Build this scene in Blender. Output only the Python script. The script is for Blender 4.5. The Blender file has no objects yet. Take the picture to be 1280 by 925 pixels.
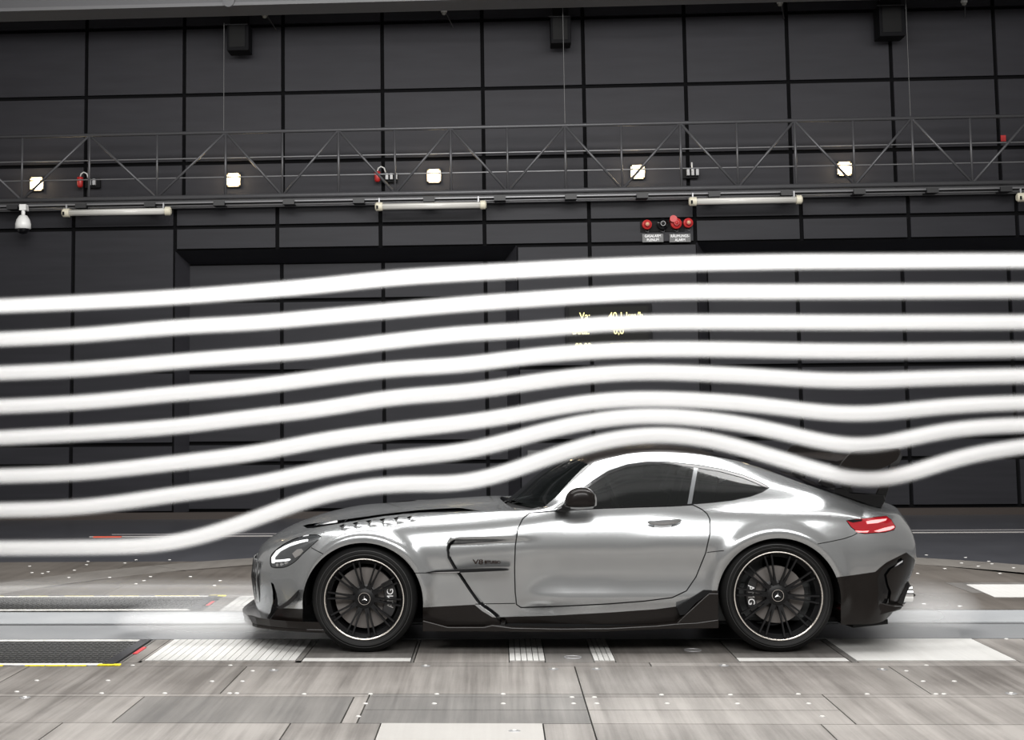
import bpy, math, random
import numpy as np
from mathutils import Vector, Matrix
from mathutils.geometry import delaunay_2d_cdt
random.seed(4); np.random.seed(4)
SC = bpy.context.scene
# ---------------------------------------------------------------- camera
F, X0, Y0 = 1800.0, 520.0, 351.0            # focal length and principal point in pixels of the 1280x925 frame
CAM = np.array([0.0, -9.3332, 1.5304])
_D = np.array([102.0, 164.0, F]); _D /= np.linalg.norm(_D)
_H = np.array([31520.0, -474.0, -F]); _X = _H - _D * (_H @ _D); _X /= np.linalg.norm(_X)
_Z = np.cross(_X, _D)
if _Z[1] > 0: _Z = -_Z
ROT = np.stack([_X, _D, _Z], 1)             # world -> camera (x right, y down, z forward)
cd = bpy.data.cameras.new('camera'); cam = bpy.data.objects.new('camera', cd); SC.collection.objects.link(cam)
cd.sensor_width = 36; cd.lens = F / 1280 * 36
cd.shift_x = (640 - X0) / 1280; cd.shift_y = (Y0 - 462.5) / 1280
cd.clip_end = 100
M = Matrix([[ROT[0][i], -ROT[1][i], -ROT[2][i], CAM[i]] for i in range(3)] + [[0, 0, 0, 1]])
cam.matrix_world = M
SC.camera = cam
# ---------------------------------------------------------------- world, lights, exposure
SC.view_settings.view_transform = 'Standard'; SC.view_settings.look = 'None'
SC.view_settings.exposure = 0.12; SC.view_settings.gamma = 1.0; SC.view_settings.use_curve_mapping = False
W = bpy.data.worlds.new('tunnel hall ambience'); SC.world = W; W.use_nodes = True
W.node_tree.nodes['Background'].inputs[0].default_value = (1.0, 0.97, 0.935, 1)
W.node_tree.nodes['Background'].inputs[1].default_value = 0.30
SC.cycles.transparent_max_bounces = 24
SC.cycles.max_bounces = 8
SC.cycles.sample_clamp_indirect = 6.0
def area(name, loc, target, sx, sy, power, col=(1, 1, 1)):
    l = bpy.data.lights.new(name, 'AREA'); l.shape = 'RECTANGLE'; l.size = sx; l.size_y = sy
    l.energy = power; l.color = col
    o = bpy.data.objects.new(name, l); SC.collection.objects.link(o); o.location = loc
    o.rotation_euler = (Vector(target) - Vector(loc)).to_track_quat('-Z', 'Y').to_euler()
    return o
area('ceiling_light_panel', (0.5, 1.5, 8.3), (0.5, 1.5, 0), 13, 5.0, 2500, (1.0, 0.99, 0.975))
area('front_fill_light', (0.5, -9.5, 6.8), (0.5, 3.0, 1.5), 12, 3.0, 1250, (1.0, 0.99, 0.975))  # unseen fill light added on the camera side to brighten flank and smoke
area('wall_fill_light', (0.5, 7.0, 7.3), (0.5, 13.0, 5.4), 16, 0.8, 240, (1.0, 0.99, 0.98))  # added light out of view that brightens the upper wall

# ---------------------------------------------------------------- pixel helpers (used only to measure where things stand)
def proj(P):
    c = (P - CAM) @ ROT.T
    return np.stack([X0 + F * c[..., 0] / c[..., 2], Y0 + F * c[..., 1] / c[..., 2]], -1)
def ray(px, py): return ROT.T @ np.array([(px - X0) / F, (py - Y0) / F, 1.0])
def uY(px, py, Y):
    d = ray(px, py); return CAM + d * ((Y - CAM[1]) / d[1])
def uZ(px, py, z=0.0):
    d = ray(px, py); return CAM + d * ((z - CAM[2]) / d[2])

# ---------------------------------------------------------------- materials
MATS = {}
def mat(name, col, rough=0.5, metal=0.0, spec=0.5, coat=0.0, emit=None, es=0.0, noise=None, bump=0.0, nscale=(8, 8, 8), ndet=4.0):
    if name in MATS: return MATS[name]
    m = bpy.data.materials.new(name); m.use_nodes = True; nt = m.node_tree; b = nt.nodes['Principled BSDF']
    b.inputs['Base Color'].default_value = (*col, 1); b.inputs['Roughness'].default_value = rough
    b.inputs['Metallic'].default_value = metal; b.inputs['Specular IOR Level'].default_value = spec
    b.inputs['Coat Weight'].default_value = coat; b.inputs['Coat Roughness'].default_value = 0.03
    if emit: b.inputs['Emission Color'].default_value = (*emit, 1); b.inputs['Emission Strength'].default_value = es
    if noise is not None or bump:
        tc = nt.nodes.new('ShaderNodeTexCoord'); mp = nt.nodes.new('ShaderNodeMapping'); nz = nt.nodes.new('ShaderNodeTexNoise')
        mp.inputs['Scale'].default_value = nscale; nz.inputs['Scale'].default_value = 1.0; nz.inputs['Detail'].default_value = ndet
        geo = nt.nodes.new('ShaderNodeNewGeometry')
        nt.links.new(geo.outputs['Position'], mp.inputs[0]); nt.links.new(mp.outputs[0], nz.inputs['Vector'])
        if noise is not None:
            mx = nt.nodes.new('ShaderNodeMix'); mx.data_type = 'RGBA'
            mx.inputs[6].default_value = (*[c * (1 - noise) for c in col], 1); mx.inputs[7].default_value = (*[min(1, c * (1 + noise)) for c in col], 1)
            mr = nt.nodes.new('ShaderNodeMapRange'); mr.inputs[1].default_value = 0.3; mr.inputs[2].default_value = 0.7
            nt.links.new(nz.outputs[0], mr.inputs[0]); nt.links.new(mr.outputs[0], mx.inputs[0]); nt.links.new(mx.outputs[2], b.inputs['Base Color'])
        if bump:
            bp = nt.nodes.new('ShaderNodeBump'); bp.inputs['Strength'].default_value = bump; bp.inputs['Distance'].default_value = 0.01
            nt.links.new(nz.outputs[0], bp.inputs['Height']); nt.links.new(bp.outputs[0], b.inputs['Normal'])
    MATS[name] = m; return m

SILVER = mat('silver_paint', (0.37, 0.38, 0.385), 0.24, 0.80, 0.5, 0.8)
SILVER_DARK = mat('silver_satin', (0.45, 0.46, 0.47), 0.3, 0.8)
GAP = mat('shut_line', (0.01, 0.01, 0.01), 0.8)
CARBON = mat('carbon_fibre', (0.008, 0.0063, 0.0055), 0.27, 0.0, 0.22, 0.08)
BLACK_GLOSS = mat('gloss_black', (0.004, 0.004, 0.0045), 0.10, 0.0, 0.4, 0.15)
BLACK_MATT = mat('matt_black', (0.005, 0.005, 0.0055), 0.7, 0, 0.2)
TYRE = mat('tyre_rubber', (0.006, 0.006, 0.006), 0.6, 0, 0.25)
RIM = mat('rim_black', (0.004, 0.004, 0.0045), 0.45, 0.0, 0.25)
RIM_EDGE = mat('rim_edge_polished', (0.85, 0.80, 0.74), 0.25, 0.9)
DISC = mat('brake_disc', (0.15, 0.138, 0.13), 0.5, 0.3, 0.3)
CHROME = mat('chrome', (0.8, 0.8, 0.8), 0.08, 1.0)
WHITE_PRINT = mat('white_print', (0.8, 0.8, 0.8), 0.5)
RED_LENS = mat('red_lens', (0.30, 0.006, 0.012), 0.15, 0.0, 0.6, 0.6, (0.9, 0.02, 0.03), 0.03)
LAMP_RED = mat('tail_lamp_strip', (0.9, 0.3, 0.3), 0.2, emit=(1.0, 0.38, 0.38), es=0.75)
LAMP_WHITE = mat('daytime_lamp_strip', (0.9, 0.9, 0.9), 0.2, emit=(1, 1, 1), es=0.9)
INTERIOR = mat('interior_trim', (0.03, 0.032, 0.032), 0.7)
HEAD_IN = mat('headlamp_inside', (0.10, 0.105, 0.11), 0.18, 0.7, coat=1.0)
PANEL = mat('wall_panel_grey', (0.028, 0.0275, 0.032), 0.55, spec=0.2, noise=0.10, nscale=(1.2, 1.2, 9))
PANEL_LOW = mat('wall_panel_charcoal', (0.0185, 0.0185, 0.022), 0.5, spec=0.2, noise=0.12, nscale=(1.0, 1.0, 14))
JOINT = mat('wall_joint_black', (0.0025, 0.0025, 0.003), 0.8, spec=0.1)
STEEL = mat('truss_steel', (0.085, 0.085, 0.09), 0.4, 0.3)
STEEL_LIGHT = mat('galvanised_bar', (0.33, 0.33, 0.34), 0.4, 0.4)
CREAM = mat('cream_plastic', (0.62, 0.58, 0.46), 0.4)
WHITE_PL = mat('white_plastic', (0.75, 0.75, 0.73), 0.35)
RED_PL = mat('red_plastic', (0.42, 0.02, 0.02), 0.4, coat=0.0)
TUBE = mat('lamp_tube_glass', (0.50, 0.49, 0.46), 0.15, coat=1.0, emit=(1, 0.97, 0.9), es=0.05)
FLOOD = mat('floodlight_glow', (1, 0.9, 0.7), 0.3, emit=(1.0, 0.80, 0.48), es=7.0)
FLOOD_FR = mat('floodlight_frame', (0.75, 0.66, 0.50), 0.5)
LED = mat('led_amber', (0.9, 0.8, 0.3), 0.5, emit=(0.95, 0.86, 0.36), es=1.0)
SIGN = mat('sign_grey', (0.10, 0.10, 0.10), 0.5)
YELLOW = mat('yellow_tape', (0.75, 0.62, 0.02), 0.6, noise=0.3, nscale=(30, 30, 1))
RED_TAPE = mat('red_tape', (0.40, 0.035, 0.04), 0.6)
WHITE_TAPE = mat('white_tape', (0.62, 0.61, 0.58), 0.6, noise=0.25, nscale=(20, 40, 1))

def dark_inside(m):
    nt = m.node_tree; out = [n for n in nt.nodes if n.type == 'OUTPUT_MATERIAL'][0]; b = nt.nodes['Principled BSDF']
    g = nt.nodes.new('ShaderNodeNewGeometry'); d = nt.nodes.new('ShaderNodeBsdfDiffuse'); d.inputs[0].default_value = (.01, .01, .011, 1); mx = nt.nodes.new('ShaderNodeMixShader')
    nt.links.new(g.outputs['Backfacing'], mx.inputs[0]); nt.links.new(b.outputs[0], mx.inputs[1]); nt.links.new(d.outputs[0], mx.inputs[2]); nt.links.new(mx.outputs[0], out.inputs[0])
SILVER_SHELL = SILVER.copy(); SILVER_SHELL.name = 'silver_paint_shell'; dark_inside(SILVER_SHELL)
def glass_mat():
    m = bpy.data.materials.new('tinted_glass'); m.use_nodes = True; nt = m.node_tree; nt.nodes.clear()
    out = nt.nodes.new('ShaderNodeOutputMaterial'); gl = nt.nodes.new('ShaderNodeBsdfGlossy'); tr = nt.nodes.new('ShaderNodeBsdfTransparent')
    df = nt.nodes.new('ShaderNodeBsdfDiffuse'); df.inputs[0].default_value = (0.006, 0.007, 0.007, 1)
    tr.inputs[0].default_value = (0.30, 0.33, 0.32, 1); gl.inputs['Roughness'].default_value = 0.03
    m1 = nt.nodes.new('ShaderNodeMixShader'); m1.inputs[0].default_value = 0.55
    nt.links.new(tr.outputs[0], m1.inputs[1]); nt.links.new(df.outputs[0], m1.inputs[2])
    fr = nt.nodes.new('ShaderNodeFresnel'); fr.inputs[0].default_value = 1.5
    m2 = nt.nodes.new('ShaderNodeMixShader'); nt.links.new(fr.outputs[0], m2.inputs[0])
    nt.links.new(m1.outputs[0], m2.inputs[1]); nt.links.new(gl.outputs[0], m2.inputs[2]); nt.links.new(m2.outputs[0], out.inputs[0])
    return m
GLASS = glass_mat()

def floor_mat(name, c1, c2, streak=1.0, rough=0.45, tint=0.0):
    """worn metal plates: long scuffs running across the hall, blotches, fine grain"""
    m = bpy.data.materials.new(name); m.use_nodes = True; nt = m.node_tree; b = nt.nodes['Principled BSDF']
    g = nt.nodes.new('ShaderNodeNewGeometry'); oi = nt.nodes.new('ShaderNodeObjectInfo')
    def nz(scale, det, rgh=0.55):
        mp = nt.nodes.new('ShaderNodeMapping'); mp.inputs['Scale'].default_value = scale
        n = nt.nodes.new('ShaderNodeTexNoise'); n.inputs['Scale'].default_value = 1; n.inputs['Detail'].default_value = det; n.inputs['Roughness'].default_value = rgh
        nt.links.new(g.outputs['Position'], mp.inputs[0]); nt.links.new(mp.outputs[0], n.inputs['Vector']); return n
    a = nz((9, 0.35, 1), 5, 0.65); c = nz((1.3, 1.3, 1), 4); d = nz((60, 60, 1), 2)
    def math_(op, x, y):
        n = nt.nodes.new('ShaderNodeMath'); n.operation = op
        for i, v in enumerate((x, y)):
            if isinstance(v, (int, float)): n.inputs[i].default_value = v
            else: nt.links.new(v, n.inputs[i])
        return n.outputs[0]
    v = math_('ADD', math_('MULTIPLY', a.outputs[0], streak), math_('MULTIPLY', c.outputs[0], 0.7))
    f2 = nz((38, 0.8, 1), 3, 0.7)
    v = math_('ADD', v, math_('MULTIPLY', math_('SUBTRACT', f2.outputs[0], 0.5), 0.55 * streak))
    v = math_('ADD', v, math_('MULTIPLY', d.outputs[0], 0.18))
    v = math_('ADD', v, math_('MULTIPLY', oi.outputs['Random'], 0.22))
    mr = nt.nodes.new('ShaderNodeMapRange'); s = 0.5 * (streak + 0.7 + 0.18) + 0.11
    mr.inputs[1].default_value = s - 0.27; mr.inputs[2].default_value = s + 0.27
    nt.links.new(v, mr.inputs[0])
    mx = nt.nodes.new('ShaderNodeMix'); mx.data_type = 'RGBA'; mx.inputs[6].default_value = (*c1, 1); mx.inputs[7].default_value = (*c2, 1)
    nt.links.new(mr.outputs[0], mx.inputs[0]); nt.links.new(mx.outputs[2], b.inputs['Base Color'])
    b.inputs['Roughness'].default_value = rough; b.inputs['Specular IOR Level'].default_value = 0.35
    bp = nt.nodes.new('ShaderNodeBump'); bp.inputs['Strength'].default_value = 0.15; bp.inputs['Distance'].default_value = 0.004
    nt.links.new(a.outputs[0], bp.inputs['Height']); nt.links.new(bp.outputs[0], b.inputs['Normal'])
    MATS[name] = m; return m
PLATE = floor_mat('floor_plate_steel', (0.086, 0.078, 0.071), (0.215, 0.201, 0.187), 1.0)
PLATE_DARK = floor_mat('floor_plate_dark', (0.075, 0.071, 0.067), (0.155, 0.147, 0.138))
PLATE_BROWN = floor_mat('floor_plate_brown', (0.050, 0.043, 0.037), (0.115, 0.103, 0.091), 0.6)
PLATE_WHITE = floor_mat('floor_plate_pale', (0.36, 0.355, 0.34), (0.52, 0.515, 0.50), 0.5)
PLATE_RING = floor_mat('turntable_ring_steel', (0.095, 0.087, 0.079), (0.165, 0.154, 0.14), 0.5)
HALL_FLOOR = floor_mat('hall_floor_grey', (0.032, 0.0325, 0.037), (0.053, 0.054, 0.061), 0.3, 0.3)
BELT = floor_mat('belt_steel', (0.24, 0.25, 0.26), (0.34, 0.35, 0.355), 0.1, 0.25)
BELT_GREY = floor_mat('belt_grey', (0.15, 0.155, 0.16), (0.215, 0.22, 0.225), 0.1, 0.25)

def smoke_mat(name, k, p, scale=(1.2, 1, 1), var=0.0):
    """white smoke, also used for the floor glare: opacity follows the optical path through a round plume (1-exp(-k*cos^p))"""
    m = bpy.data.materials.new(name); m.use_nodes = True; nt = m.node_tree; nt.nodes.clear()
    out = nt.nodes.new('ShaderNodeOutputMaterial'); mix = nt.nodes.new('ShaderNodeMixShader'); tr = nt.nodes.new('ShaderNodeBsdfTransparent')
    sc = nt.nodes.new('ShaderNodeMixShader'); sc.inputs[0].default_value = 0.42
    a = nt.nodes.new('ShaderNodeBsdfDiffuse'); b = nt.nodes.new('ShaderNodeBsdfTranslucent')
    a.inputs[0].default_value = b.inputs[0].default_value = (0.99, 0.99, 0.99, 1)
    nt.links.new(a.outputs[0], sc.inputs[1]); nt.links.new(b.outputs[0], sc.inputs[2])
    lw = nt.nodes.new('ShaderNodeLayerWeight'); lw.inputs[0].default_value = 0.5
    def mth(op, x, y=None):
        n = nt.nodes.new('ShaderNodeMath'); n.operation = op
        for i, v in enumerate((x, y)):
            if v is None: continue
            if isinstance(v, (int, float)): n.inputs[i].default_value = v
            else: nt.links.new(v, n.inputs[i])
        return n.outputs[0]
    cosv = mth('SUBTRACT', 1.0, lw.outputs['Facing'])
    e = mth('EXPONENT', mth('MULTIPLY', mth('POWER', cosv, p), -k))
    alpha = mth('SUBTRACT', 1.0, e)
    if var:
        g = nt.nodes.new('ShaderNodeNewGeometry'); mp = nt.nodes.new('ShaderNodeMapping'); mp.inputs['Scale'].default_value = scale
        nz = nt.nodes.new('ShaderNodeTexNoise'); nz.inputs['Scale'].default_value = 1; nz.inputs['Detail'].default_value = 3
        nt.links.new(g.outputs['Position'], mp.inputs[0]); nt.links.new(mp.outputs[0], nz.inputs['Vector'])
        mr = nt.nodes.new('ShaderNodeMapRange'); mr.inputs[1].default_value = .3; mr.inputs[2].default_value = .7; mr.inputs[3].default_value = 1 - var; mr.inputs[4].default_value = 1
        nt.links.new(nz.outputs[0], mr.inputs[0]); alpha = mth('MULTIPLY', alpha, mr.outputs[0])
    nt.links.new(alpha, mix.inputs[0]); nt.links.new(tr.outputs[0], mix.inputs[1]); nt.links.new(sc.outputs[0], mix.inputs[2])
    nt.links.new(mix.outputs[0], out.inputs[0]); return m

# ---------------------------------------------------------------- object helpers
COL = SC.collection
def link(name, me, material=None, parent=None, smooth=False):
    o = bpy.data.objects.new(name, me); COL.objects.link(o)
    if material is not None and len(me.materials) == 0: me.materials.append(material)
    if parent is not None: o.parent = parent
    if smooth: me.polygons.foreach_set('use_smooth', [True] * len(me.polygons))
    return o
def tag(o, label=None, cat=None, group=None, kind=None):
    if label: o['label'] = label
    if cat: o['category'] = cat
    if group: o['group'] = group
    if kind: o['kind'] = kind
    return o
def empty(name, loc=(0, 0, 0), parent=None):
    o = bpy.data.objects.new(name, None); COL.objects.link(o); o.location = loc; o.empty_display_size = 0.1
    if parent is not None: o.parent = parent
    return o
class MB:
    def __init__(s): s.v = []; s.f = []
    def add(s, v, f):
        n = len(s.v); s.v += [tuple(map(float, p)) for p in v]; s.f += [tuple(i + n for i in q) for q in f]; return s
    def box(s, c, d, rot=None):
        x, y, z = d[0] / 2, d[1] / 2, d[2] / 2
        v = [Vector(p) for p in ((-x, -y, -z), (x, -y, -z), (x, y, -z), (-x, y, -z), (-x, -y, z), (x, -y, z), (x, y, z), (-x, y, z))]
        if rot is not None: v = [rot @ p for p in v]
        v = [p + Vector(c) for p in v]
        return s.add(v, [(0, 3, 2, 1), (4, 5, 6, 7), (0, 1, 5, 4), (1, 2, 6, 5), (2, 3, 7, 6), (3, 0, 4, 7)])
    def tube(s, pts, r, n=8, caps=True, closed=False):
        pts = [Vector(p) for p in pts]; m = len(pts); rings = []
        up = None
        for i in range(m):
            if closed: t = pts[(i + 1) % m] - pts[i - 1]
            else: t = pts[min(i + 1, m - 1)] - pts[max(i - 1, 0)]
            t.normalize()
            if up is None:
                up = Vector((0, 0, 1)) if abs(t.z) < 0.9 else Vector((0, 1, 0))
            a = t.cross(up); a.normalize(); b = a.cross(t); b.normalize(); up = b
            rr = r[i] if hasattr(r, '__len__') else r
            rings.append([pts[i] + (a * math.cos(2 * math.pi * k / n) + b * math.sin(2 * math.pi * k / n)) * rr for k in range(n)])
        v = [p for q in rings for p in q]; f = []
        for i in range(m if closed else m - 1):
            j = (i + 1) % m
            for k in range(n): f.append((i * n + k, i * n + (k + 1) % n, j * n + (k + 1) % n, j * n + k))
        if caps and not closed: f += [tuple(range(n))[::-1], tuple((m - 1) * n + k for k in range(n))]
        return s.add(v, f)
    def lathe(s, prof, n=32, axis='y', c=(0, 0, 0), close=False):
        """profile of (radius, height along axis)"""
        v = []; f = []; m = len(prof)
        for k in range(n):
            a = 2 * math.pi * k / n
            for r, h in prof:
                p = {'y': (r * math.cos(a), h, r * math.sin(a)), 'z': (r * math.cos(a), r * math.sin(a), h), 'x': (h, r * math.cos(a), r * math.sin(a))}[axis]
                v.append((p[0] + c[0], p[1] + c[1], p[2] + c[2]))
        for k in range(n):
            q = (k + 1) % n
            for i in range(m if close else m - 1):
                j = (i + 1) % m; f.append((k * m + i, k * m + j, q * m + j, q * m + i))
        return s.add(v, f)
    def prism(s, poly, a, b, plane='xz'):
        """2D polygon extruded between a and b along the missing axis"""
        n = len(poly)
        def P(p, h): return {'xz': (p[0], h, p[1]), 'xy': (p[0], p[1], h), 'yz': (h, p[0], p[1])}[plane]
        v = [P(p, a) for p in poly] + [P(p, b) for p in poly]
        f = [tuple(range(n)), tuple(range(2 * n - 1, n - 1, -1))] + [(i, (i + 1) % n, n + (i + 1) % n, n + i) for i in range(n)]
        return s.add(v, f)
    def mesh(s, name='m'):
        me = bpy.data.meshes.new(name); me.from_pydata(s.v, [], s.f); me.update()
        import bmesh
        bm = bmesh.new(); bm.from_mesh(me); bmesh.ops.recalc_face_normals(bm, faces=bm.faces); bm.to_mesh(me); bm.free(); return me
    def obj(s, name, material, parent=None, smooth=False, bevel=0.0, angle=None):
        o = link(name, s.mesh(name), material, parent, smooth or bool(angle))
        if angle:
            o.data.set_sharp_from_angle(angle=math.radians(angle))
        if bevel:
            md = o.modifiers.new('bevel', 'BEVEL'); md.width = bevel; md.segments = 2; md.limit_method = 'ANGLE'
        return o
def text(body, size, center, material, name, parent=None, depth=0.004, rot=(math.pi / 2, 0, 0), sx=1.0, align='CENTER', bold=0.0):
    cu = bpy.data.curves.new('t', 'FONT'); cu.body = body; cu.size = size; cu.align_x = align; cu.align_y = 'CENTER'; cu.extrude = depth; cu.offset = bold
    tmp = bpy.data.objects.new('t', cu); COL.objects.link(tmp)
    dg = bpy.context.evaluated_depsgraph_get()
    me = bpy.data.meshes.new_from_object(tmp.evaluated_get(dg)); bpy.data.objects.remove(tmp)
    me.materials.clear(); o = link(name, me, material, parent); o.location = center; o.rotation_euler = rot; o.scale = (sx, 1, 1); return o

# ================================================================ SETTING: hall
XW0, XW1 = -6.49 - 1.583 * 2, -6.49 + 1.583 * 10        # panel joints on the back wall
PX, PZ = 1.583, 1.10
YF, YN, YU = 12.40, 12.85, 13.00                        # lower front plane, recesses, upper plane
wall = MB().box(((XW0 + XW1) / 2, YU + 0.22, 4.6), (XW1 - XW0 + 0.2, 0.36, 9.3)).obj('wall_back', JOINT); tag(wall, kind='structure')
low = MB()
low.box(((XW0 - 4.905) / 2 - 0.0, (YF + YU) / 2 + 0.04, 2.35), (-4.905 - XW0, YU - YF, 4.7))
low.box((1.68, (YF + YU) / 2 + 0.04, 2.02), (3.04 - 0.316, YU - YF, 4.04))
low.box(((-4.905 + XW1) / 2, (YF + YU) / 2 + 0.04, 4.37), (XW1 + 4.905, YU - YF, 0.66))
low.obj('wall_core', JOINT, wall)
low2 = MB(); low2.box((-2.3, (YN + YU) / 2 + 0.04, 2.1), (5.4, YU - YN, 4.2)); low2.box((6.3, (YN + YU) / 2 + 0.04, 2.1), (6.7, YU - YN, 4.2)); low2.obj('recess_backing', JOINT, wall)
unit = MB().box((0, 0, 0), (1, 1, 1)).mesh('panel_mesh'); unit.materials.append(PANEL)
unit2 = unit.copy(); unit2.materials.clear(); unit2.materials.append(PANEL_LOW)
def panel(x0, x1, z0, z1, y, me, g=0.030, name='panel', t=0.05):
    if x1 - x0 < 0.12 or z1 - z0 < 0.1: g = 0.008
    o = bpy.data.objects.new(name, me); COL.objects.link(o); o.parent = wall
    o.location = ((x0 + x1) / 2, y + t / 2 - 0.012 + random.uniform(-.002, .002), (z0 + z1) / 2); o.scale = (x1 - x0 - 2 * g, t, z1 - z0 - 2 * g)
gx = [-6.49 + PX * k for k in range(-2, 11)]
for i in range(len(gx) - 1):
    for z0, z1 in ((4.40, 5.50), (5.50, 6.60), (6.60, 7.70), (7.70, 8.80)):
        panel(gx[i], gx[i + 1], z0, z1, YU, unit)
    panel(gx[i], gx[i + 1], 4.40, 4.72, YF, unit2)
def cols(a, b): 
    xs = [a] + [g for g in gx if a + 0.05 < g < b - 0.05] + [b]; return list(zip(xs[:-1], xs[1:]))
rows = ((0.06, 0.78), (0.78, 1.09), (1.09, 2.19), (2.19, 4.40))
for x0, x1 in cols(XW0, -4.905):
    for z0, z1 in rows: panel(x0, x1, z0, z1, YF, unit2)
for x0, x1 in cols(0.316, 3.04):
    for z0, z1 in rows[:1] + rows[1:2] + rows[2:]: panel(x0, x1, z0, min(z1, 4.04 if z1 > 4 else z1), YF, unit2)
for x0, x1 in cols(-4.905, XW1): panel(x0, x1, 4.04, 4.40, YF, unit2)
for a, b in ((-4.80, 0.18), (3.22, XW1)):
    for x0, x1 in cols(a, b):
        for z0, z1 in ((0.06, 0.78), (0.78, 1.09), (1.09, 2.19), (2.19, 3.29), (3.29, 3.88)): panel(x0, x1, z0, z1, YN, unit2)
# splayed reveals round the two recesses
def quadp(name, pts, m, parent):
    return MB().add(pts, [(0, 1, 2, 3)]).obj(name, m, parent)
e_ = 0.02
for a0, a1, b0, b1 in ((-4.905, -4.79, 0.316, 0.17), (3.04, 3.21, None, None)):
    r = MB().prism([(a0, YF), (a1 + .02, YN), (a1 - .03, YN + .05), (a0 - .02, YF + .05)], 0.05, 4.04, 'xy').obj('reveal_side', PANEL, wall)
    if b0: MB().prism([(b0, YF), (b1 - .02, YN), (b1 + .03, YN + .05), (b0 + .02, YF + .05)], 0.05, 4.04, 'xy').obj('reveal_side', PANEL, wall)  # paler panel tone here stands in for side light on the reveal
    x1 = b0 if b0 else XW1; x1i = b1 if b0 else XW1
    MB().add([(a0, YF, 4.04), (x1, YF, 4.04), (x1i, YN, 3.87), (a1, YN, 3.87)], [(0, 1, 2, 3)]).obj('reveal_head', PANEL_LOW, wall)
MB().box(((XW0 + XW1) / 2, YF - 0.03, 0.02), (XW1 - XW0, 0.10, 0.10)).obj('baseboard_back', mat('base_strip', (0.030, 0.022, 0.018), 0.5))
tag(bpy.data.objects['baseboard_back'], kind='structure')
# ceiling and the grey beam along its edge
c = MB().box((0.5, 8.2, 9.2), (26, 10.4, 0.2)).obj('ceiling', mat('ceiling_dark', (0.02, 0.02, 0.023), 0.8)); tag(c, kind='structure')
o = MB().box((0.5, 12.35, 8.55), (24, 1.3, 1.1)).obj('light_blocker', mat('ceiling_dark', (0.02, 0.02, 0.023), 0.8), c)  # added box that keeps ceiling light off the top wall panels
pL, pR = uY(0, 15, 11.2), uY(430, 0, 11.2)
zb = pL[2]
bm_ = MB().box((0.5, 11.45, zb + 0.22), (24, 0.5, 0.44)).obj('ceiling_beam', mat('beam_grey', (0.115, 0.115, 0.12), 0.5)); tag(bm_, 'long grey ceiling beam running above the panelled wall', 'beam')
MB().box((0.5, 11.45, zb + 0.025), (24, 0.56, 0.05)).obj('flange', mat('beam_flange', (0.16, 0.16, 0.165), 0.45), bm_)
for x in (-9.5, -4.0, 1.5, 7.0, 10.5): MB().box((x, 11.45, zb + 0.44 + (9.1 - zb - .44) / 2), (0.2, 0.2, 9.1 - zb - .44)).obj('post', STEEL, bm_)

# floor
fl = MB().box((0.5, 2.0, -0.13), (26, 23, 0.2)).obj('floor', HALL_FLOOR); tag(fl, kind='structure')
TC = (0.65, 1.22); TR = 5.95
tt = MB(); tt.lathe([(0.0, -0.025), (TR - 0.02, -0.025), (TR, -0.028)], 128, 'z', (TC[0], TC[1], 0)); ttb = tt.obj('turntable_base', GAP, fl)
# outer ring of segment plates
def polyplate(name, pts, m, z=0.0, th=0.02, parent=fl, g=0.004):
    """flat plate from world xy outline, edges pulled in by g to leave a joint"""
    n = len(pts); pts = [np.array(p, float) for p in pts]; out = []
    area_ = sum(pts[i][0] * pts[(i + 1) % n][1] - pts[(i + 1) % n][0] * pts[i][1] for i in range(n)); sg = 1 if area_ > 0 else -1
    for i in range(n):
        a, b, c = pts[i - 1], pts[i], pts[(i + 1) % n]
        d1 = (b - a) / (np.linalg.norm(b - a) + 1e-9); d2 = (c - b) / (np.linalg.norm(c - b) + 1e-9)
        n1 = np.array([-d1[1], d1[0]]) * sg; n2 = np.array([-d2[1], d2[0]]) * sg
        k = n1 + n2; k /= max(0.3, (k @ n1)); out.append(tuple(b + k * g))
    return MB().prism(out, z - th, z, 'xy').obj(name, m, parent)
NSEG = 24
for k in range(NSEG):
    a0, a1 = 2 * math.pi * k / NSEG, 2 * math.pi * (k + 1) / NSEG
    pts = [(TC[0] + TR * math.cos(a), TC[1] + TR * math.sin(a)) for a in np.linspace(a0, a1, 6)] + \
          [(TC[0] + (TR - 0.62) * math.cos(a), TC[1] + (TR - 0.62) * math.sin(a)) for a in np.linspace(a1, a0, 6)]
    polyplate('ring_plate', pts, PLATE_RING, z=0.0)
def clip_circle(pts, R):
    """clip a convex rectangle outline to the turntable circle by sampling (returns outline)"""
    out = []; n = len(pts)
    for i in range(n):
        a, b = np.array(pts[i]), np.array(pts[(i + 1) % n])
        for t in np.linspace(0, 1, 14)[:-1]:
            p = a + (b - a) * t; q = p - TC; r = np.hypot(*q)
            if r > R: q = q / r * R
            p = TC + q
            if not out or np.hypot(*(p - out[-1])) > 0.02: out.append(p)
    ar = 0.5 * abs(sum(out[i][0] * out[(i + 1) % len(out)][1] - out[(i + 1) % len(out)][0] * out[i][1] for i in range(len(out))))
    return out if ar > 0.02 else None
RI = TR - 0.63
def fplate(x0, x1, y0, y1, m=PLATE, z=0.0, name='floor_plate'):
    p = [(x0, y0), (x1, y0), (x1, y1), (x0, y1)]
    far = max(math.hypot(q[0] - TC[0], q[1] - TC[1]) for q in p)
    if far > RI:
        inside = min(math.hypot(min(max(TC[0], x0), x1) - TC[0], min(max(TC[1], y0), y1) - TC[1]), 99)
        if inside > RI - 0.05: return
        pp = clip_circle(p, RI)
        if pp is None: return
        polyplate(name, pp, m, z)
    else: polyplate(name, p, m, z)
XL, XR = -5.4, 6.7
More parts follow.
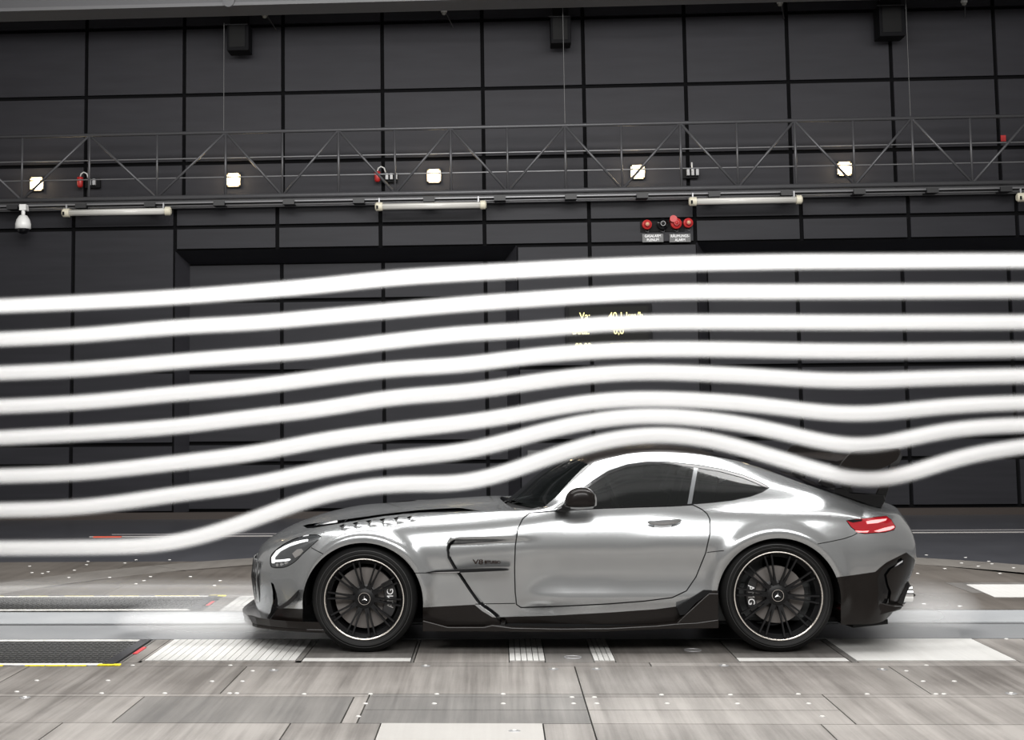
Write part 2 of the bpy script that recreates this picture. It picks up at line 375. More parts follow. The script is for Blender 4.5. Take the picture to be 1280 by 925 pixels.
B0, B1 = 0.60, 2.02        # centre belt trench (y range)
def row(y0, y1, xs, mats_):
    for i in range(len(xs) - 1): fplate(xs[i], xs[i + 1], y0, y1, mats_[i % len(mats_)])
# rows in front of the belt
row(-1.30, -0.44, [XL, -2.9, -1.55, 0.44, 2.30, 3.9, XR], [PLATE, PLATE, PLATE, PLATE, PLATE, PLATE])
row(-1.72, -1.38, [-0.72, 0.44], [PLATE_DARK]); row(-1.72, -1.38, [0.44, 1.72], [PLATE])
fplate(-0.72, 0.44, -1.38, -1.30, PLATE_DARK); fplate(0.44, 1.72, -1.38, -1.30, PLATE)
row(-2.05, -1.38, [-1.95, -0.80], [PLATE_DARK]); row(-2.05, -1.38, [XL, -1.95], [PLATE])
fplate(XL, -0.72, -1.38, -1.30, PLATE); fplate(-0.80, -0.72, -2.05, -1.38, PLATE)
fplate(-0.72, 0.44, -2.05, -1.72, PLATE_DARK)
row(-2.05, -1.38, [1.72, 3.55, XR], [PLATE, PLATE]); fplate(1.72, XR, -1.38, -1.30, PLATE); fplate(0.44, 1.72, -2.05, -1.72, PLATE)
row(-3.2, -2.05, [XL, -2.2, -1.05, -0.60], [PLATE, PLATE, PLATE]); row(-3.2, -2.05, [0.20, 0.44, 1.55, 2.9, XR], [PLATE] * 4)
fplate(-0.60, 0.20, -3.2, -2.05, floor_mat('floor_plate_cream', (0.26, 0.25, 0.235), (0.33, 0.32, 0.305), 0.4), 0.002)
row(-4.6, -3.2, [XL, -2, -0.6, 0.8, 2.2, XR], [PLATE, PLATE_DARK])
# strip between the tread plates and the first row
row(-0.44, -0.31, [-2.38, 0.9, XR], [PLATE]); fplate(XL, -4.4, -0.44, -0.31, PLATE)
# tread-zone row, y -0.31..0.60
YA, YB = -0.31, 0.60
PATT = [(-3.2, -2.43)]
fplate(-2.36, -2.26, YA, YB, PLATE)
fplate(-2.26, -2.235, YA, YB, PLATE)
def slatted(x0, x1, y0, y1, n, m=PLATE_WHITE):
    w = (x1 - x0) / n
    for i in range(n): polyplate('slat', [(x0 + i * w, y0), (x0 + (i + 1) * w, y0), (x0 + (i + 1) * w, y1), (x0 + i * w, y1)], m, 0.002, g=0.0022)
slatted(-2.235, -1.28, -0.24, YB, 20)
fplate(-2.26, -1.24, YA, -0.24, PLATE)
# front wheel plate
fplate(-1.24, -0.56, YA, -0.26, PLATE); fplate(-1.24, -0.56, -0.26, -0.14, PLATE_WHITE); fplate(-1.24, -0.56, -0.14, YB, PLATE_DARK)
fplate(-0.54, 0.05, YA, YB, PLATE)
slatted(0.05, 0.27, -0.25, YB, 6); fplate(0.05, 0.27, YA, -0.25, PLATE)
fplate(0.27, 0.57, YA, YB, PLATE_DARK)
slatted(0.57, 0.70, -0.25, YB, 4); fplate(0.57, 0.70, YA, -0.25, PLATE)
fplate(0.70, 1.45, YA, YB, PLATE)
fplate(1.45, 2.12, YA, -0.26, PLATE); fplate(1.45, 2.12, -0.26, -0.14, PLATE_WHITE); fplate(1.45, 2.12, -0.14, YB, PLATE_DARK)
fplate(2.16, 3.12, -0.25, YB, PLATE_WHITE, 0.002); fplate(2.16, 3.12, YA, -0.25, PLATE)
fplate(3.12, 3.45, YA, YB, PLATE); fplate(3.45, 3.75, YA, YB, PLATE_DARK); fplate(3.75, XR, YA, YB, PLATE)
fplate(XL, -4.4, YA, YB, PLATE)
# centre belt: pale far band, dark joint, grey near band
fplate(XL, XR, 1.36, B1 - 0.03, BELT, 0.0, 'belt_strip'); fplate(XL, XR, B0 + 0.02, 1.27, BELT_GREY, 0.0, 'belt_strip')
fplate(XL, XR, 1.27, 1.36, mat('belt_joint', (0.03, 0.03, 0.032), 0.5), -0.008, 'belt_joint')
# far tread zone, y 2.02..2.85, and rows beyond
YC, YD = B1, 3.02
fplate(-2.34, -2.20, YC, YD, PLATE); slatted(-2.20, -1.2, YC, YD - 0.1, 18); fplate(-2.2, -1.2, YD - .1, YD, PLATE)
for a, b, m in ((-1.2, -0.2, PLATE_DARK), (-0.2, 0.9, PLATE), (0.9, 2.0, PLATE), (2.0, 2.9, PLATE_BROWN), (2.9, XR, PLATE_BROWN)): fplate(a, b, YC, YD, m)
row(YD, 3.75, [XL, -3.4, -1.9, 0.5, 2.4, 3.9, XR], [PLATE_BROWN, PLATE_BROWN, PLATE_DARK])
fplate(XL, -2.0, 3.75, 4.95, PLATE_BROWN)
fplate(-1.95, -0.6, 3.75, 4.75, PLATE)
row(3.75, 4.75, [-0.6, 1.2, 3.0], [PLATE_BROWN])
fplate(3.0, 4.95, 3.75, 4.75, PLATE_BROWN)
row(4.75, 5.9, [-2, 0.2, 2.0, 4.95], [PLATE_BROWN]); row(5.9, 7.2, [-3, -0.5, 1.5, 4], [PLATE_BROWN])
row(4.95, 6.5, [XL, -3.4, -2.0], [PLATE_BROWN])
fplate(4.95, XR, 3.75, 6, PLATE_BROWN)
# pale access plate at the right, lying on the brown plates
for q in [((1207, 731), (1330, 731), (1330, 747), (1243, 747))]:
    polyplate('access_plate', [tuple(uZ(*p)[:2]) for p in q], PLATE_WHITE, 0.004, 0.01, fl)
fplate(-1.28, -1.24, YA, YB, PLATE_DARK); fplate(-0.56, -0.54, YA, YB, PLATE_DARK); fplate(2.12, 2.16, YA, YB, PLATE_DARK); fplate(-2.38, -2.36, YA, YB, PLATE_DARK)
for i_, (xa, xb) in enumerate(((-10.0, -8.0), (-8.0, -5.9), (-5.9, -3.9), (-3.9, -2.2))): polyplate('fixed_floor_plate', [(xa, 2.0), (xb, 2.0), (xb, 6.10), (xa, 6.10)], PLATE_BROWN, -0.0272, 0.0028)
# bolts in the plates
bolt_me = MB().lathe([(0, 0.004), (0.010, 0.004), (0.013, 0.0)], 10, 'z').mesh('bolt'); bolt_me.materials.append(mat('bolt_steel', (0.50, 0.49, 0.47), 0.4, 0.2))
bolt_big = MB().lathe([(0, 0.004), (0.012, 0.004), (0.014, 0.002), (0.028, 0.002), (0.032, 0.0)], 14, 'z').mesh('bolt_big')
bolt_big.materials.append(mat('bolt_cup', (0.22, 0.22, 0.22), 0.4, 0.5))
BP = [(46,851),(135,851),(21,865),(127,867),(206,867),(287,867),(296,867),(316,839),(303,852),(265,852),(288,832),(166,832),(380,868),(463,868),(546,868),(629,868),(457,880),(543,880),(629,880),(448,896),
      (715,872),(743,872),(717,880),(746,880),(827,869),(834,880),(913,869),(922,880),(1011,880),(998,868),(1084,868),(1028,896),(1133,839),(1154,852),(1170,868),(1180,868),(1193,852),(1158,832),
      (1258,799),(1105,689),(1124,693),(1158,694),(1181,711),(1202,704),(1223,708),(1250,717),(1147,717),(1207,697),(1236,702),(1200,758),(1155,755),(1240,705),(1267,710),
      (40,716),(60,715),(53,717),(137,722),(108,706),(110,702),(170,700),(86,722),(238,721),(170,730),(180,726),(188,721),(268,732),(275,726),(37,708),(93,713),(156,704),(212,700)]
for i, p in enumerate(BP):
    q = uZ(*p); o = bpy.data.objects.new('bolt', bolt_me); COL.objects.link(o); o.parent = fl; o.location = (q[0], q[1], 0.001)
    s = 1.0 if q[1] < 1 else 1.3; o.scale = (s * 1.1, s, 1)
for p in [(31, 872), (342, 838), (643, 914), (692, 836.5), (746, 836.5), (905, 832), (1103, 837), (1264, 867), (532, 832.5)]:
    q = uZ(*p); o = bpy.data.objects.new('bolt_cup', bolt_big); COL.objects.link(o); o.parent = fl; o.location = (q[0], q[1], 0.001)
    b2 = bpy.data.objects.new('bolt', bolt_me); COL.objects.link(b2); b2.parent = fl; b2.location = (q[0], q[1], 0.003)
for cx, cy in ((866, 813), (716, 822)):
    q = uZ(cx, cy); MB().tube([(q[0] + 0.052 * math.cos(a), q[1] + 0.052 * math.sin(a), 0.002) for a in np.linspace(0, 2 * math.pi, 25)[:-1]], 0.004, 6, closed=True).obj('lifting_ring', STEEL_LIGHT, fl, True)
# pale strip set in the dark hall floor beyond the turntable
a, b = uZ(170, 668), uZ(330, 668)
MB().box((0.8, 9.27, -0.027), (12.2, 0.030, 0.008)).obj('floor_strip', mat('strip_pale', (0.40, 0.38, 0.36), 0.4), fl)
MB().box((0.8, 9.62, -0.027), (11.8, 0.018, 0.008)).obj('floor_strip', mat('strip_dim', (0.22, 0.21, 0.21), 0.4), fl)
o = MB().box((-5.05, 9.22, -0.026), (0.36, 0.07, 0.012)).obj('red_floor_marker', mat('marker_red', (0.7, 0.10, 0.05), 0.5)); tag(o, 'small red marker at the left end of the pale floor strip', 'marker')

# patterned rubber treadmill mats at the left
MATW = mat('mat_rubber', (0.022, 0.022, 0.022), 0.55)
def belt_mat(y0, y1, label, grp, near):
    r = empty('treadmill_mat', (-4.0, (y0 + y1) / 2, 0)); tag(r, label, 'floor mat', grp)
    def add(name, mb, m): o = mb.obj(name, m, None); o.parent = r; o.matrix_parent_inverse = Matrix.Translation((4.0, -(y0 + y1) / 2, 0)); return o
    xr = -2.44
    add('mat_base', MB().box(((-4.4 + xr) / 2, (y0 + y1) / 2, -0.008), (xr + 4.4, y1 - y0, 0.012)), MATW)
    st = MB(); n = 0
    for i in range(48):
        for j in range(12):
            x = -4.36 + i * 0.041; y = y0 + 0.04 + (j + 0.5) * (y1 - y0 - 0.08) / 12
            st.box((x + 0.010 * (j % 2), y, 0.001), (0.026, 0.030, 0.006))
    o = add('mat_studs', st, mat('mat_stud', (0.055, 0.055, 0.054), 0.45)); o['kind'] = 'stuff'
    add('edge_strip', MB().box(((-4.4 + xr) / 2, y0 + 0.012, 0.001), (xr + 4.4, 0.045, 0.008)), WHITE_TAPE)
    add('edge_strip', MB().box(((-4.4 + xr) / 2, y1 - 0.008, 0.001), (xr + 4.4, 0.03, 0.008)), WHITE_TAPE)
    add('end_clamp', MB().box((xr + 0.02, (y0 + y1) / 2, 0.002), (0.07, y1 - y0, 0.014)), mat('clamp_dark', (0.06, 0.06, 0.065), 0.35, 0.5))
    yy = y0 - 0.028 if near else y1 + 0.02
    for i in range(14):
        if i % 3 != 1 or i > 10: add('yellow_tape', MB().box((-4.3 + i * 0.13, yy, 0.002), (0.12, 0.022, 0.004)), YELLOW)
    add('yellow_tape', MB().box((xr + (0.03 if near else 0.05), y0 - 0.01 if near else y1 + 0.01, 0.004), (0.14, 0.045, 0.006)), YELLOW)
    add('red_tape', MB().box((xr + 0.085, y0 + (y1 - y0) * (0.55 if near else 0.45), 0.003), (0.028, 0.26, 0.004)), RED_TAPE)
fplate(-4.4, -2.36, -0.44, YB, GAP, -0.012, 'mat_pit'); fplate(-4.4, -2.34, YC, YD, GAP, -0.012, 'mat_pit')
belt_mat(-0.40, 0.56, 'black studded treadmill mat nearer the camera, left of the car', 'treadmill mats', True)
belt_mat(2.07, 2.93, 'black studded treadmill mat behind the pale belt strip, left of the car', 'treadmill mats', False)
# ================================================================ CAR
CARY = 1.0                                        # centre line; the near flank is at y ~ 0
car = empty('car', (0.45, CARY, 0.0)); tag(car, 'low silver two-door sports coupe with black wheels and a rear wing', 'car')
def carpart(o): 
    o.parent = car; o.matrix_parent_inverse = Matrix.Translation((-0.45, -CARY, 0)); return o
# ribs: for each rib the ten control points (x, half width y, z) from the sill (0) up to the centre line (9)
RIBS = [
 [(-1.69,0,.17),(-1.71,0,.30),(-1.725,0,.43),(-1.715,0,.53),(-1.68,0,.605),(-1.64,0,.645),(-1.575,0,.69),(-1.50,0,.73),(-1.45,0,.752),(-1.42,0,.763)],
 [(-1.68,.30,.17),(-1.70,.30,.30),(-1.71,.30,.43),(-1.70,.30,.53),(-1.66,.30,.605),(-1.62,.29,.648),(-1.55,.28,.693),(-1.46,.24,.738),(-1.39,.14,.772),(-1.35,0,.788)],
 [(-1.62,.57,.17),(-1.625,.57,.30),(-1.63,.57,.44),(-1.61,.57,.55),(-1.565,.56,.625),(-1.51,.54,.675),(-1.43,.50,.72),(-1.35,.42,.765),(-1.28,.23,.805),(-1.24,0,.822)],
 [(-1.47,.775,.17),(-1.475,.78,.31),(-1.475,.78,.46),(-1.455,.775,.585),(-1.40,.755,.67),(-1.345,.715,.72),(-1.27,.645,.765),(-1.20,.52,.80),(-1.14,.28,.837),(-1.10,0,.85)],
 [(-1.24,.90,.17),(-1.25,.91,.32),(-1.25,.91,.49),(-1.23,.90,.63),(-1.19,.86,.735),(-1.15,.79,.785),(-1.10,.69,.81),(-1.06,.54,.83),(-1.0,.28,.862),(-.97,0,.872)],
 [(-.86,.93,.17),(-.86,.955,.32),(-.86,.965,.52),(-.86,.96,.69),(-.86,.90,.80),(-.86,.80,.842),(-.84,.68,.85),(-.82,.52,.858),(-.78,.28,.878),(-.75,0,.886)],
 [(-.40,.915,.17),(-.40,.935,.32),(-.40,.945,.51),(-.40,.94,.68),(-.40,.885,.805),(-.40,.80,.862),(-.40,.68,.872),(-.40,.52,.882),(-.40,.28,.903),(-.40,0,.911)],
 [(.0,.90,.17),(.0,.905,.32),(.0,.915,.50),(.0,.925,.68),(.01,.885,.81),(.02,.82,.876),(.02,.72,.890),(.02,.55,.900),(.01,.28,.922),(.0,0,.930)],
 [(.27,.89,.17),(.27,.895,.32),(.27,.905,.50),(.27,.92,.68),(.27,.885,.825),(.27,.835,.885),(.27,.77,.899),(.25,.705,.897),(.10,.36,.900),(.045,0,.900)],
 [(.31,.89,.17),(.31,.895,.32),(.31,.905,.50),(.31,.92,.68),(.31,.885,.827),(.31,.838,.888),(.315,.765,.918),(.29,.697,.925),(.145,.355,.931),(.092,0,.934)],
 [(.48,.885,.17),(.48,.89,.32),(.48,.905,.50),(.48,.92,.685),(.48,.885,.83),(.48,.845,.897),(.50,.735,1.013),(.455,.655,1.060),(.325,.33,1.083),(.285,0,1.088)],
 [(.65,.885,.17),(.65,.89,.32),(.65,.905,.50),(.65,.92,.69),(.65,.885,.835),(.65,.848,.903),(.69,.695,1.098),(.63,.60,1.186),(.545,.30,1.214),(.51,0,1.219)],
 [(.82,.885,.17),(.82,.89,.32),(.82,.91,.50),(.82,.925,.69),(.82,.888,.84),(.82,.852,.908),(.83,.705,1.115),(.81,.605,1.222),(.77,.34,1.268),(.76,0,1.276)],
 [(1.0,.885,.17),(1.0,.895,.32),(1.0,.915,.50),(1.0,.935,.70),(1.0,.89,.848),(1.0,.855,.914),(1.0,.715,1.115),(.99,.605,1.240),(.98,.36,1.288),(.98,0,1.298)],
 [(1.4,.90,.17),(1.4,.925,.32),(1.4,.95,.51),(1.4,.965,.71),(1.4,.915,.862),(1.4,.862,.925),(1.4,.750,1.080),(1.4,.610,1.210),(1.4,.38,1.248),(1.4,0,1.258)],
 [(1.8,.93,.17),(1.8,.96,.33),(1.8,.98,.54),(1.8,.985,.73),(1.8,.945,.872),(1.8,.855,.935),(1.8,.775,1.030),(1.8,.635,1.098),(1.8,.38,1.140),(1.8,0,1.152)],
 [(2.2,.93,.17),(2.2,.955,.33),(2.2,.975,.54),(2.2,.965,.73),(2.2,.925,.845),(2.2,.855,.910),(2.2,.740,.957),(2.2,.60,.985),(2.2,.36,1.016),(2.2,0,1.025)],
 [(2.42,.87,.18),(2.46,.89,.34),(2.48,.905,.54),(2.49,.90,.70),(2.48,.86,.80),(2.47,.79,.850),(2.46,.69,.876),(2.45,.56,.893),(2.44,.33,.915),(2.44,0,.922)],
 [(2.53,.72,.22),(2.60,.74,.36),(2.655,.76,.53),(2.66,.755,.665),(2.63,.735,.765),(2.595,.69,.828),(2.57,.60,.862),(2.56,.50,.876),(2.56,.30,.892),(2.56,0,.90)],
 [(2.57,.45,.24),(2.66,.45,.37),(2.735,.45,.53),(2.745,.45,.665),(2.715,.45,.77),(2.68,.43,.835),(2.66,.39,.865),(2.64,.33,.88),(2.63,.2,.888),(2.63,0,.892)],
 [(2.58,0,.24),(2.68,0,.37),(2.765,0,.53),(2.78,0,.66),(2.75,0,.77),(2.72,0,.835),(2.70,0,.86),(2.685,0,.868),(2.67,0,.873),(2.66,0,.877)],
]
CP = np.array(RIBS, float)                        # (R, K, 3)
R_, K_ = CP.shape[:2]
SK = np.concatenate([[0], np.cumsum(np.linalg.norm(np.diff(CP[:, 2:8], axis=0), axis=2).mean(1))])
TK = np.concatenate([[0], np.cumsum(np.linalg.norm(np.diff(CP[3:-3], axis=1), axis=2).mean(0))])
SMAX, TMAX = SK[-1], TK[-1]
def tangents(P, k):
    h = np.diff(k); d = np.diff(P, axis=0) / h.reshape(-1, *([1] * (P.ndim - 1)))
    T = np.zeros_like(P); hh = h.reshape(-1, *([1] * (P.ndim - 1)))
    T[1:-1] = (d[:-1] * hh[1:] + d[1:] * hh[:-1]) / (hh[1:] + hh[:-1]); T[0] = d[0]; T[-1] = d[-1]
    return T
ST = tangents(CP, SK)
for e in (0, -1):                                  # symmetric nose and tail: only the width changes there
    ST[e][:, 0] = 0; ST[e][:, 2] = 0
    ST[e, -1, 0] = (CP[1, -1, 0] - CP[0, -1, 0]) / SK[1] if e == 0 else 0.1
def hermite(P0, P1, T0, T1, h, u):
    u2, u3 = u * u, u * u * u
    return P0 * (2 * u3 - 3 * u2 + 1) + T0 * h * (u3 - 2 * u2 + u) + P1 * (3 * u2 - 2 * u3) + T1 * h * (u3 - u2)
def smooth01(x): x = np.clip(x, 0, 1); return x * x * (3 - 2 * x)
WF, WR = (-0.8746, 0.341), (1.7554, 0.355)         # axle centres (x, z)
def base(s, t):
    s = np.clip(s, 0, SMAX); t = np.clip(t, 0, TMAX)
    i = np.clip(np.searchsorted(SK, s, 'right') - 1, 0, R_ - 2); h = (SK[i + 1] - SK[i]); u = (s - SK[i]) / h
    u = u[:, None, None]; hh = h[:, None, None]
    Cc = hermite(CP[i], CP[i + 1], ST[i], ST[i + 1], hh, u)            # N,K,3
    n = len(s); T = np.zeros_like(Cc); dk = np.diff(TK)
    d = np.diff(Cc, axis=1) / dk[None, :, None]
    T[:, 1:-1] = (d[:, :-1] * dk[None, 1:, None] + d[:, 1:] * dk[None, :-1, None]) / (dk[1:] + dk[:-1])[None, :, None]
    T[:, 0] = d[:, 0]; T[:, -1, 1] = d[:, -1, 1]
    j = np.clip(np.searchsorted(TK, t, 'right') - 1, 0, K_ - 2); a = np.arange(n)
    w = ((t - TK[j]) / dk[j])[:, None]
    return hermite(Cc[a, j], Cc[a, j + 1], T[a, j], T[a, j + 1], dk[j][:, None], w)
# recessed vent behind the front wheel: leading edge as x(z)
VZ = np.array([.14, .21, .25, .30, .39, .48, .53, .60, .66, .69, .72]); VX = np.array([.06, -.02, -.065, -.135, -.20, -.26, -.295, -.335, -.34, -.33, -.28])
def disp(P):
    x, y, z = P[:, 0], P[:, 1], P[:, 2]; d = np.zeros(len(x))
    for (cx, cz), r, amp in ((WF, .385, .030), (WR, .398, .026)):      # wheel-arch lips
        rr = np.hypot(x - cx, z - cz - .005)
        d += amp * np.exp(-((rr - r) / .035) ** 2 / 2) * smooth01((z - .20) / .15) * (y > .6)
    d += 0.020 * np.exp(-((x - WF[0]) / .33) ** 2) * np.exp(-((z - .66) / .12) ** 2) * (y > .6)
    d += 0.016 * np.exp(-((x - WR[0]) / .38) ** 2) * np.exp(-((z - .70) / .13) ** 2) * (y > .6)
    xe = np.interp(z, VZ, VX); into = smooth01((x - xe) / .014)
    top = smooth01((.722 + .012 * (x + .3) - z) / .035)
    fade = 1 - smooth01((x - xe - .03) / .58)
    d -= 0.058 * into * fade * top * (y > .6) * (z > .12)
    # bonnet-side gills: a row of shallow scallops, each proud at its front edge
    u = (x + 1.020) / .0865; w_ = smooth01((u + .05) / .15) * (1 - smooth01((u - 5.9) / .15)) * smooth01((z - (.758 + .012 * u)) / .012) * (1 - smooth01((z - (.806 + .0085 * u)) / .012)) * (y > .5)
    ph = u - np.floor(u); d += .013 * w_ * np.minimum(ph / .18, (1 - ph) / .82)
    # door crease low down and gentle waist
    dm = smooth01((x - .05) / .25) * (1 - smooth01((x - 1.25) / .2)) * (y > .6)
    d += dm * (0.016 * np.exp(-((z - .335) / .055) ** 2) - 0.012 * np.exp(-((z - .50) / .09) ** 2))
    return d
def surf(s, t, off=0.0):
    s = np.atleast_1d(np.asarray(s, float)); t = np.atleast_1d(np.asarray(t, float)); e = 0.004
    s = np.clip(s, e, SMAX - e * 0); t = np.clip(t, 0, TMAX)
    P = base(s, t); N = np.cross(base(s + e, t) - base(s - e, t), base(s, t + e) - base(s, t - e))
    N /= (np.linalg.norm(N, axis=1, keepdims=True) + 1e-12)
    c = P - np.array([0.5, 0, 0.5]); N *= np.sign((N * c).sum(1, keepdims=True))
    P = P + N * (disp(P)[:, None] + off)
    P[:, 1] = np.maximum(P[:, 1], 0); return P
def snormal(s, t):
    e = 0.006
    N = np.cross(surf(s + e, t) - surf(s - e, t), surf(s, t + e) - surf(s, t - e)); N /= (np.linalg.norm(N, axis=1, keepdims=True) + 1e-12)
    P = surf(s, t) - np.array([0.5, 0, 0.5]); N *= np.sign((N * P).sum(1, keepdims=True)); return N
def near(P): Q = P.copy(); Q[:, 1] = CARY - P[:, 1]; return Q
# inverse lookup pixel -> (s,t) on the near side
gs, gt = np.meshgrid(np.linspace(0.01, SMAX - 0.01, 620), np.linspace(0, TMAX - 0.002, 220), indexing='ij')
gs, gt = gs.ravel(), gt.ravel(); GP = near(surf(gs, gt)); GN = snormal(gs, gt); GN[:, 1] *= -1
vis = ((CAM - GP) * GN).sum(1) > 0
GQ = proj(GP); gs_, gt_, GQ_ = gs[vis], gt[vis], GQ[vis]
def inv(pts):
    pts = np.array([np.array(p, float) for p in pts]); idx = [int(np.argmin(((GQ_ - p) ** 2).sum(1))) for p in pts]
    s, t = gs_[idx].copy(), gt_[idx].copy(); live = np.ones(len(pts), bool); e = 1e-3
    for it in range(5):
        q0 = proj(near(surf(s, t))); qs = proj(near(surf(s + e, t))); qt = proj(near(surf(s, t + e))); r = pts - q0
        a, c = ((qs - q0) / e).T; b, d = ((qt - q0) / e).T; det = a * d - b * c
        live &= np.abs(det) > 2e3; dd = np.where(np.abs(det) < 1, 1, det)
        ds = np.clip((d * r[:, 0] - b * r[:, 1]) / dd, -.03, .03); dt = np.clip((a * r[:, 1] - c * r[:, 0]) / dd, -.03, .03)
        s = np.clip(s + ds * live, 0, SMAX); t = np.clip(t + dt * live, 0, TMAX)
    return list(zip(s.tolist(), t.tolist()))
def dense(pts, step=5.0, closed=True, smoothc=False):
    pts = [np.array(p, float) for p in pts]; n = len(pts); out = []
    rng = range(n if closed else n - 1)
    for i in rng:
        a, b = pts[i], pts[(i + 1) % n]; L = np.linalg.norm(b - a); m = max(1, int(round(L / step)))
        p0 = pts[i - 1] if (closed or i > 0) else a; p3 = pts[(i + 2) % n] if (closed or i + 2 < n) else b
        for k in range(m):
            u = k / m
            if smoothc:
                out.append(0.5 * ((2 * a) + (b - p0) * u + (2 * p0 - 5 * a + 4 * b - p3) * u * u + (3 * a - p0 - 3 * b + p3) * u ** 3))
            else: out.append(a + (b - a) * u)
    if not closed: out.append(pts[-1])
    return out
def arch(cx, cy, R, xl, xr, yb, n=40):
    """wheel opening: round above, running down to the sill"""
    th = np.linspace(math.pi * 1.03, -math.pi * 0.03, n); p = [(cx + R * math.cos(a), cy - R * math.sin(a)) for a in th]
    return [(xl, yb)] + p + [(xr, yb)]
def shrink(poly, d):
    c = []; n = len(poly); P = [np.array(p, float) for p in poly]
    A = sum(P[i][0] * P[(i + 1) % n][1] - P[(i + 1) % n][0] * P[i][1] for i in range(n)); sg = 1 if A > 0 else -1
    for i in range(n):
        t = P[(i + 1) % n] - P[i - 1]; t /= np.linalg.norm(t) + 1e-9; c.append(P[i] + np.array([-t[1], t[0]]) * sg * d)
    return c
DOOR = dense([(661.7,640.5),(652.7,648),(646.5,661),(643.4,682.3),(642.5,709.5),(643.2,739.8),(645,756),(651,760.2),(701,758.6),(761.7,755.6),(807,752),(840.4,747.8),(858.5,739.2),(870.6,721.6),(882.8,691.4),(888.2,667),(888,649),(884.3,641.4),(876.7,635.4),(866,630.4),(840,631.9),(800,633.1),(745,635),(700,637.5)], 5, True, False)
WIN_OUT = dense([(691,637),(697,631),(718,617),(740.6,600.5),(760,588.5),(784.4,580),(806.9,577),(835,576.8),(872.5,580.5),(900.6,585.4),(928.8,593),(945,599.5),(957,605.5),(962.3,609.5),(953,615.5),(938,621),(915.6,625.8),(891,628.6),(866,630.6),(840,632.0),(800,633.3),(745,635.2),(715,636.6)], 5)
DWIN = dense([(703,634),(716,623),(742,604.5),(761,592.2),(785,583.6),(808,580.4),(835,580.2),(866.5,583.6),(858.5,630),(840,631.0),(800,632.3),(745,634)], 5)
QWIN = dense([(873.5,584.6),(900,588.8),(928,596.3),(944,602.8),(955,608),(958.6,609.8),(951,613.8),(937,619.3),(915,624.3),(891,627.2),(865.5,629)], 5)
BPIL = dense([(867.5,583.7),(872.5,584.5),(864.6,629.3),(859.3,629.8)], 5)
ROOF_E = [(738.6,581.6),(741.5,578.6),(760,573.2),(784.4,567.6),(800,566),(816.3,565.6),(844.4,566.2),(870,567.6),(891.3,570.3),(919.4,575.6),(947.5,583.8),(975,593.6),(1000,603),(1027,612.2),(1053.5,621.2),(1075,628.3),(1091,633.3)]
HEAD = dense([(402,670.3),(396.8,668),(383,668.8),(369.2,672.7),(355.3,679.4),(344.1,687.6),(338.9,693.6),(337.3,700.5),(338.9,709),(348.4,710.3),(358.8,708.5),(369.2,702.3),(377.8,693.6),(388.2,684.1),(396.8,676.3)], 4, True, True)
TAIL = dense([(1057.4,650.6),(1071.9,648.4),(1092.6,646.3),(1108.2,644.7),(1114.2,649.5),(1119.9,658.2),(1117.7,662.7),(1106.4,665.8),(1080.5,667.6),(1071.9,666),(1063.2,659)], 4)
SKIRT = dense([(526,759.3),(593,755.8),(603,764),(615.7,771.6),(690,769.5),(761.6,765.6),(820,761.5),(846.4,758),(862,748.5),(879.7,738.3),(899,738),(899,795),(526,795)], 5)
DIFF = dense([(1044,721.8),(1070,718.4),(1094.3,714.7),(1100,709.5),(1108,703),(1118,698),(1133,690.5),(1145,700),(1145,795),(1044,795)], 4)
FSKIRT = dense([(346.7,760),(376,761),(384,761),(384,800),(300,800),(300,775),(331,777),(337,775),(342,768)], 4)
VANE = dense([(338.6,727.5),(342,730),(345.5,741),(347.2,751),(346.9,761),(341,769),(336,775.5),(332.5,775.5),(338,765),(341.2,752),(340.8,739)], 3)
HVENT = dense([(378.7,657.2),(384,655.4),(410,652),(435.6,648.6),(480,642.4),(523,637.6),(550,635.8),(575,634.8),(601,638.7),(575,639.3),(523,640.8),(480,645.2),(440,651.8),(392,660),(384,660.4)], 4)
FA = dense(arch(453.5, 754.0, 75.5, 378, 528.8, 800), 5); RA = dense(arch(973.5, 750.5, 77.8, 896, 1051.5, 800), 5)
def line_poly(pts, w): 
    p = dense(pts, 4, False); n = len(p); L = []; Rr = []
    for i in range(n):
        t = p[min(i + 1, n - 1)] - p[max(i - 1, 0)]; t /= np.linalg.norm(t); nn = np.array([-t[1], t[0]]) * w / 2; L.append(p[i] + nn); Rr.append(p[i] - nn)
    return L + Rr[::-1]
CUTS = [line_poly(c, 1.0) for c in (
    [(1022,680),(1040,676.6),(1054.6,673.5),(1066,669.6),(1071.5,666.4)],
    [(389,684.5),(396,688.5),(404,692.5)], [(517.5,716.2),(534,716.2)], [(884,690.5),(905,688.2)],
    [(594,755.2),(620,754.6),(644,754.2)])]
LOUVERS = []
for i, (x, y) in enumerate([(423.5, 657.2), (440.5, 654.2), (457, 651.6), (474, 649.6), (491, 648), (508, 646.7)]):
    LOUVERS.append([(x, y), (x + 4, y - 1.4), (x + 8, y - 1.8), (x + 5.5, y + .4), (x + 4.5, y + 2.6)])
def st_poly(px): return inv(px)
def tline(p): return inv([p])[0]
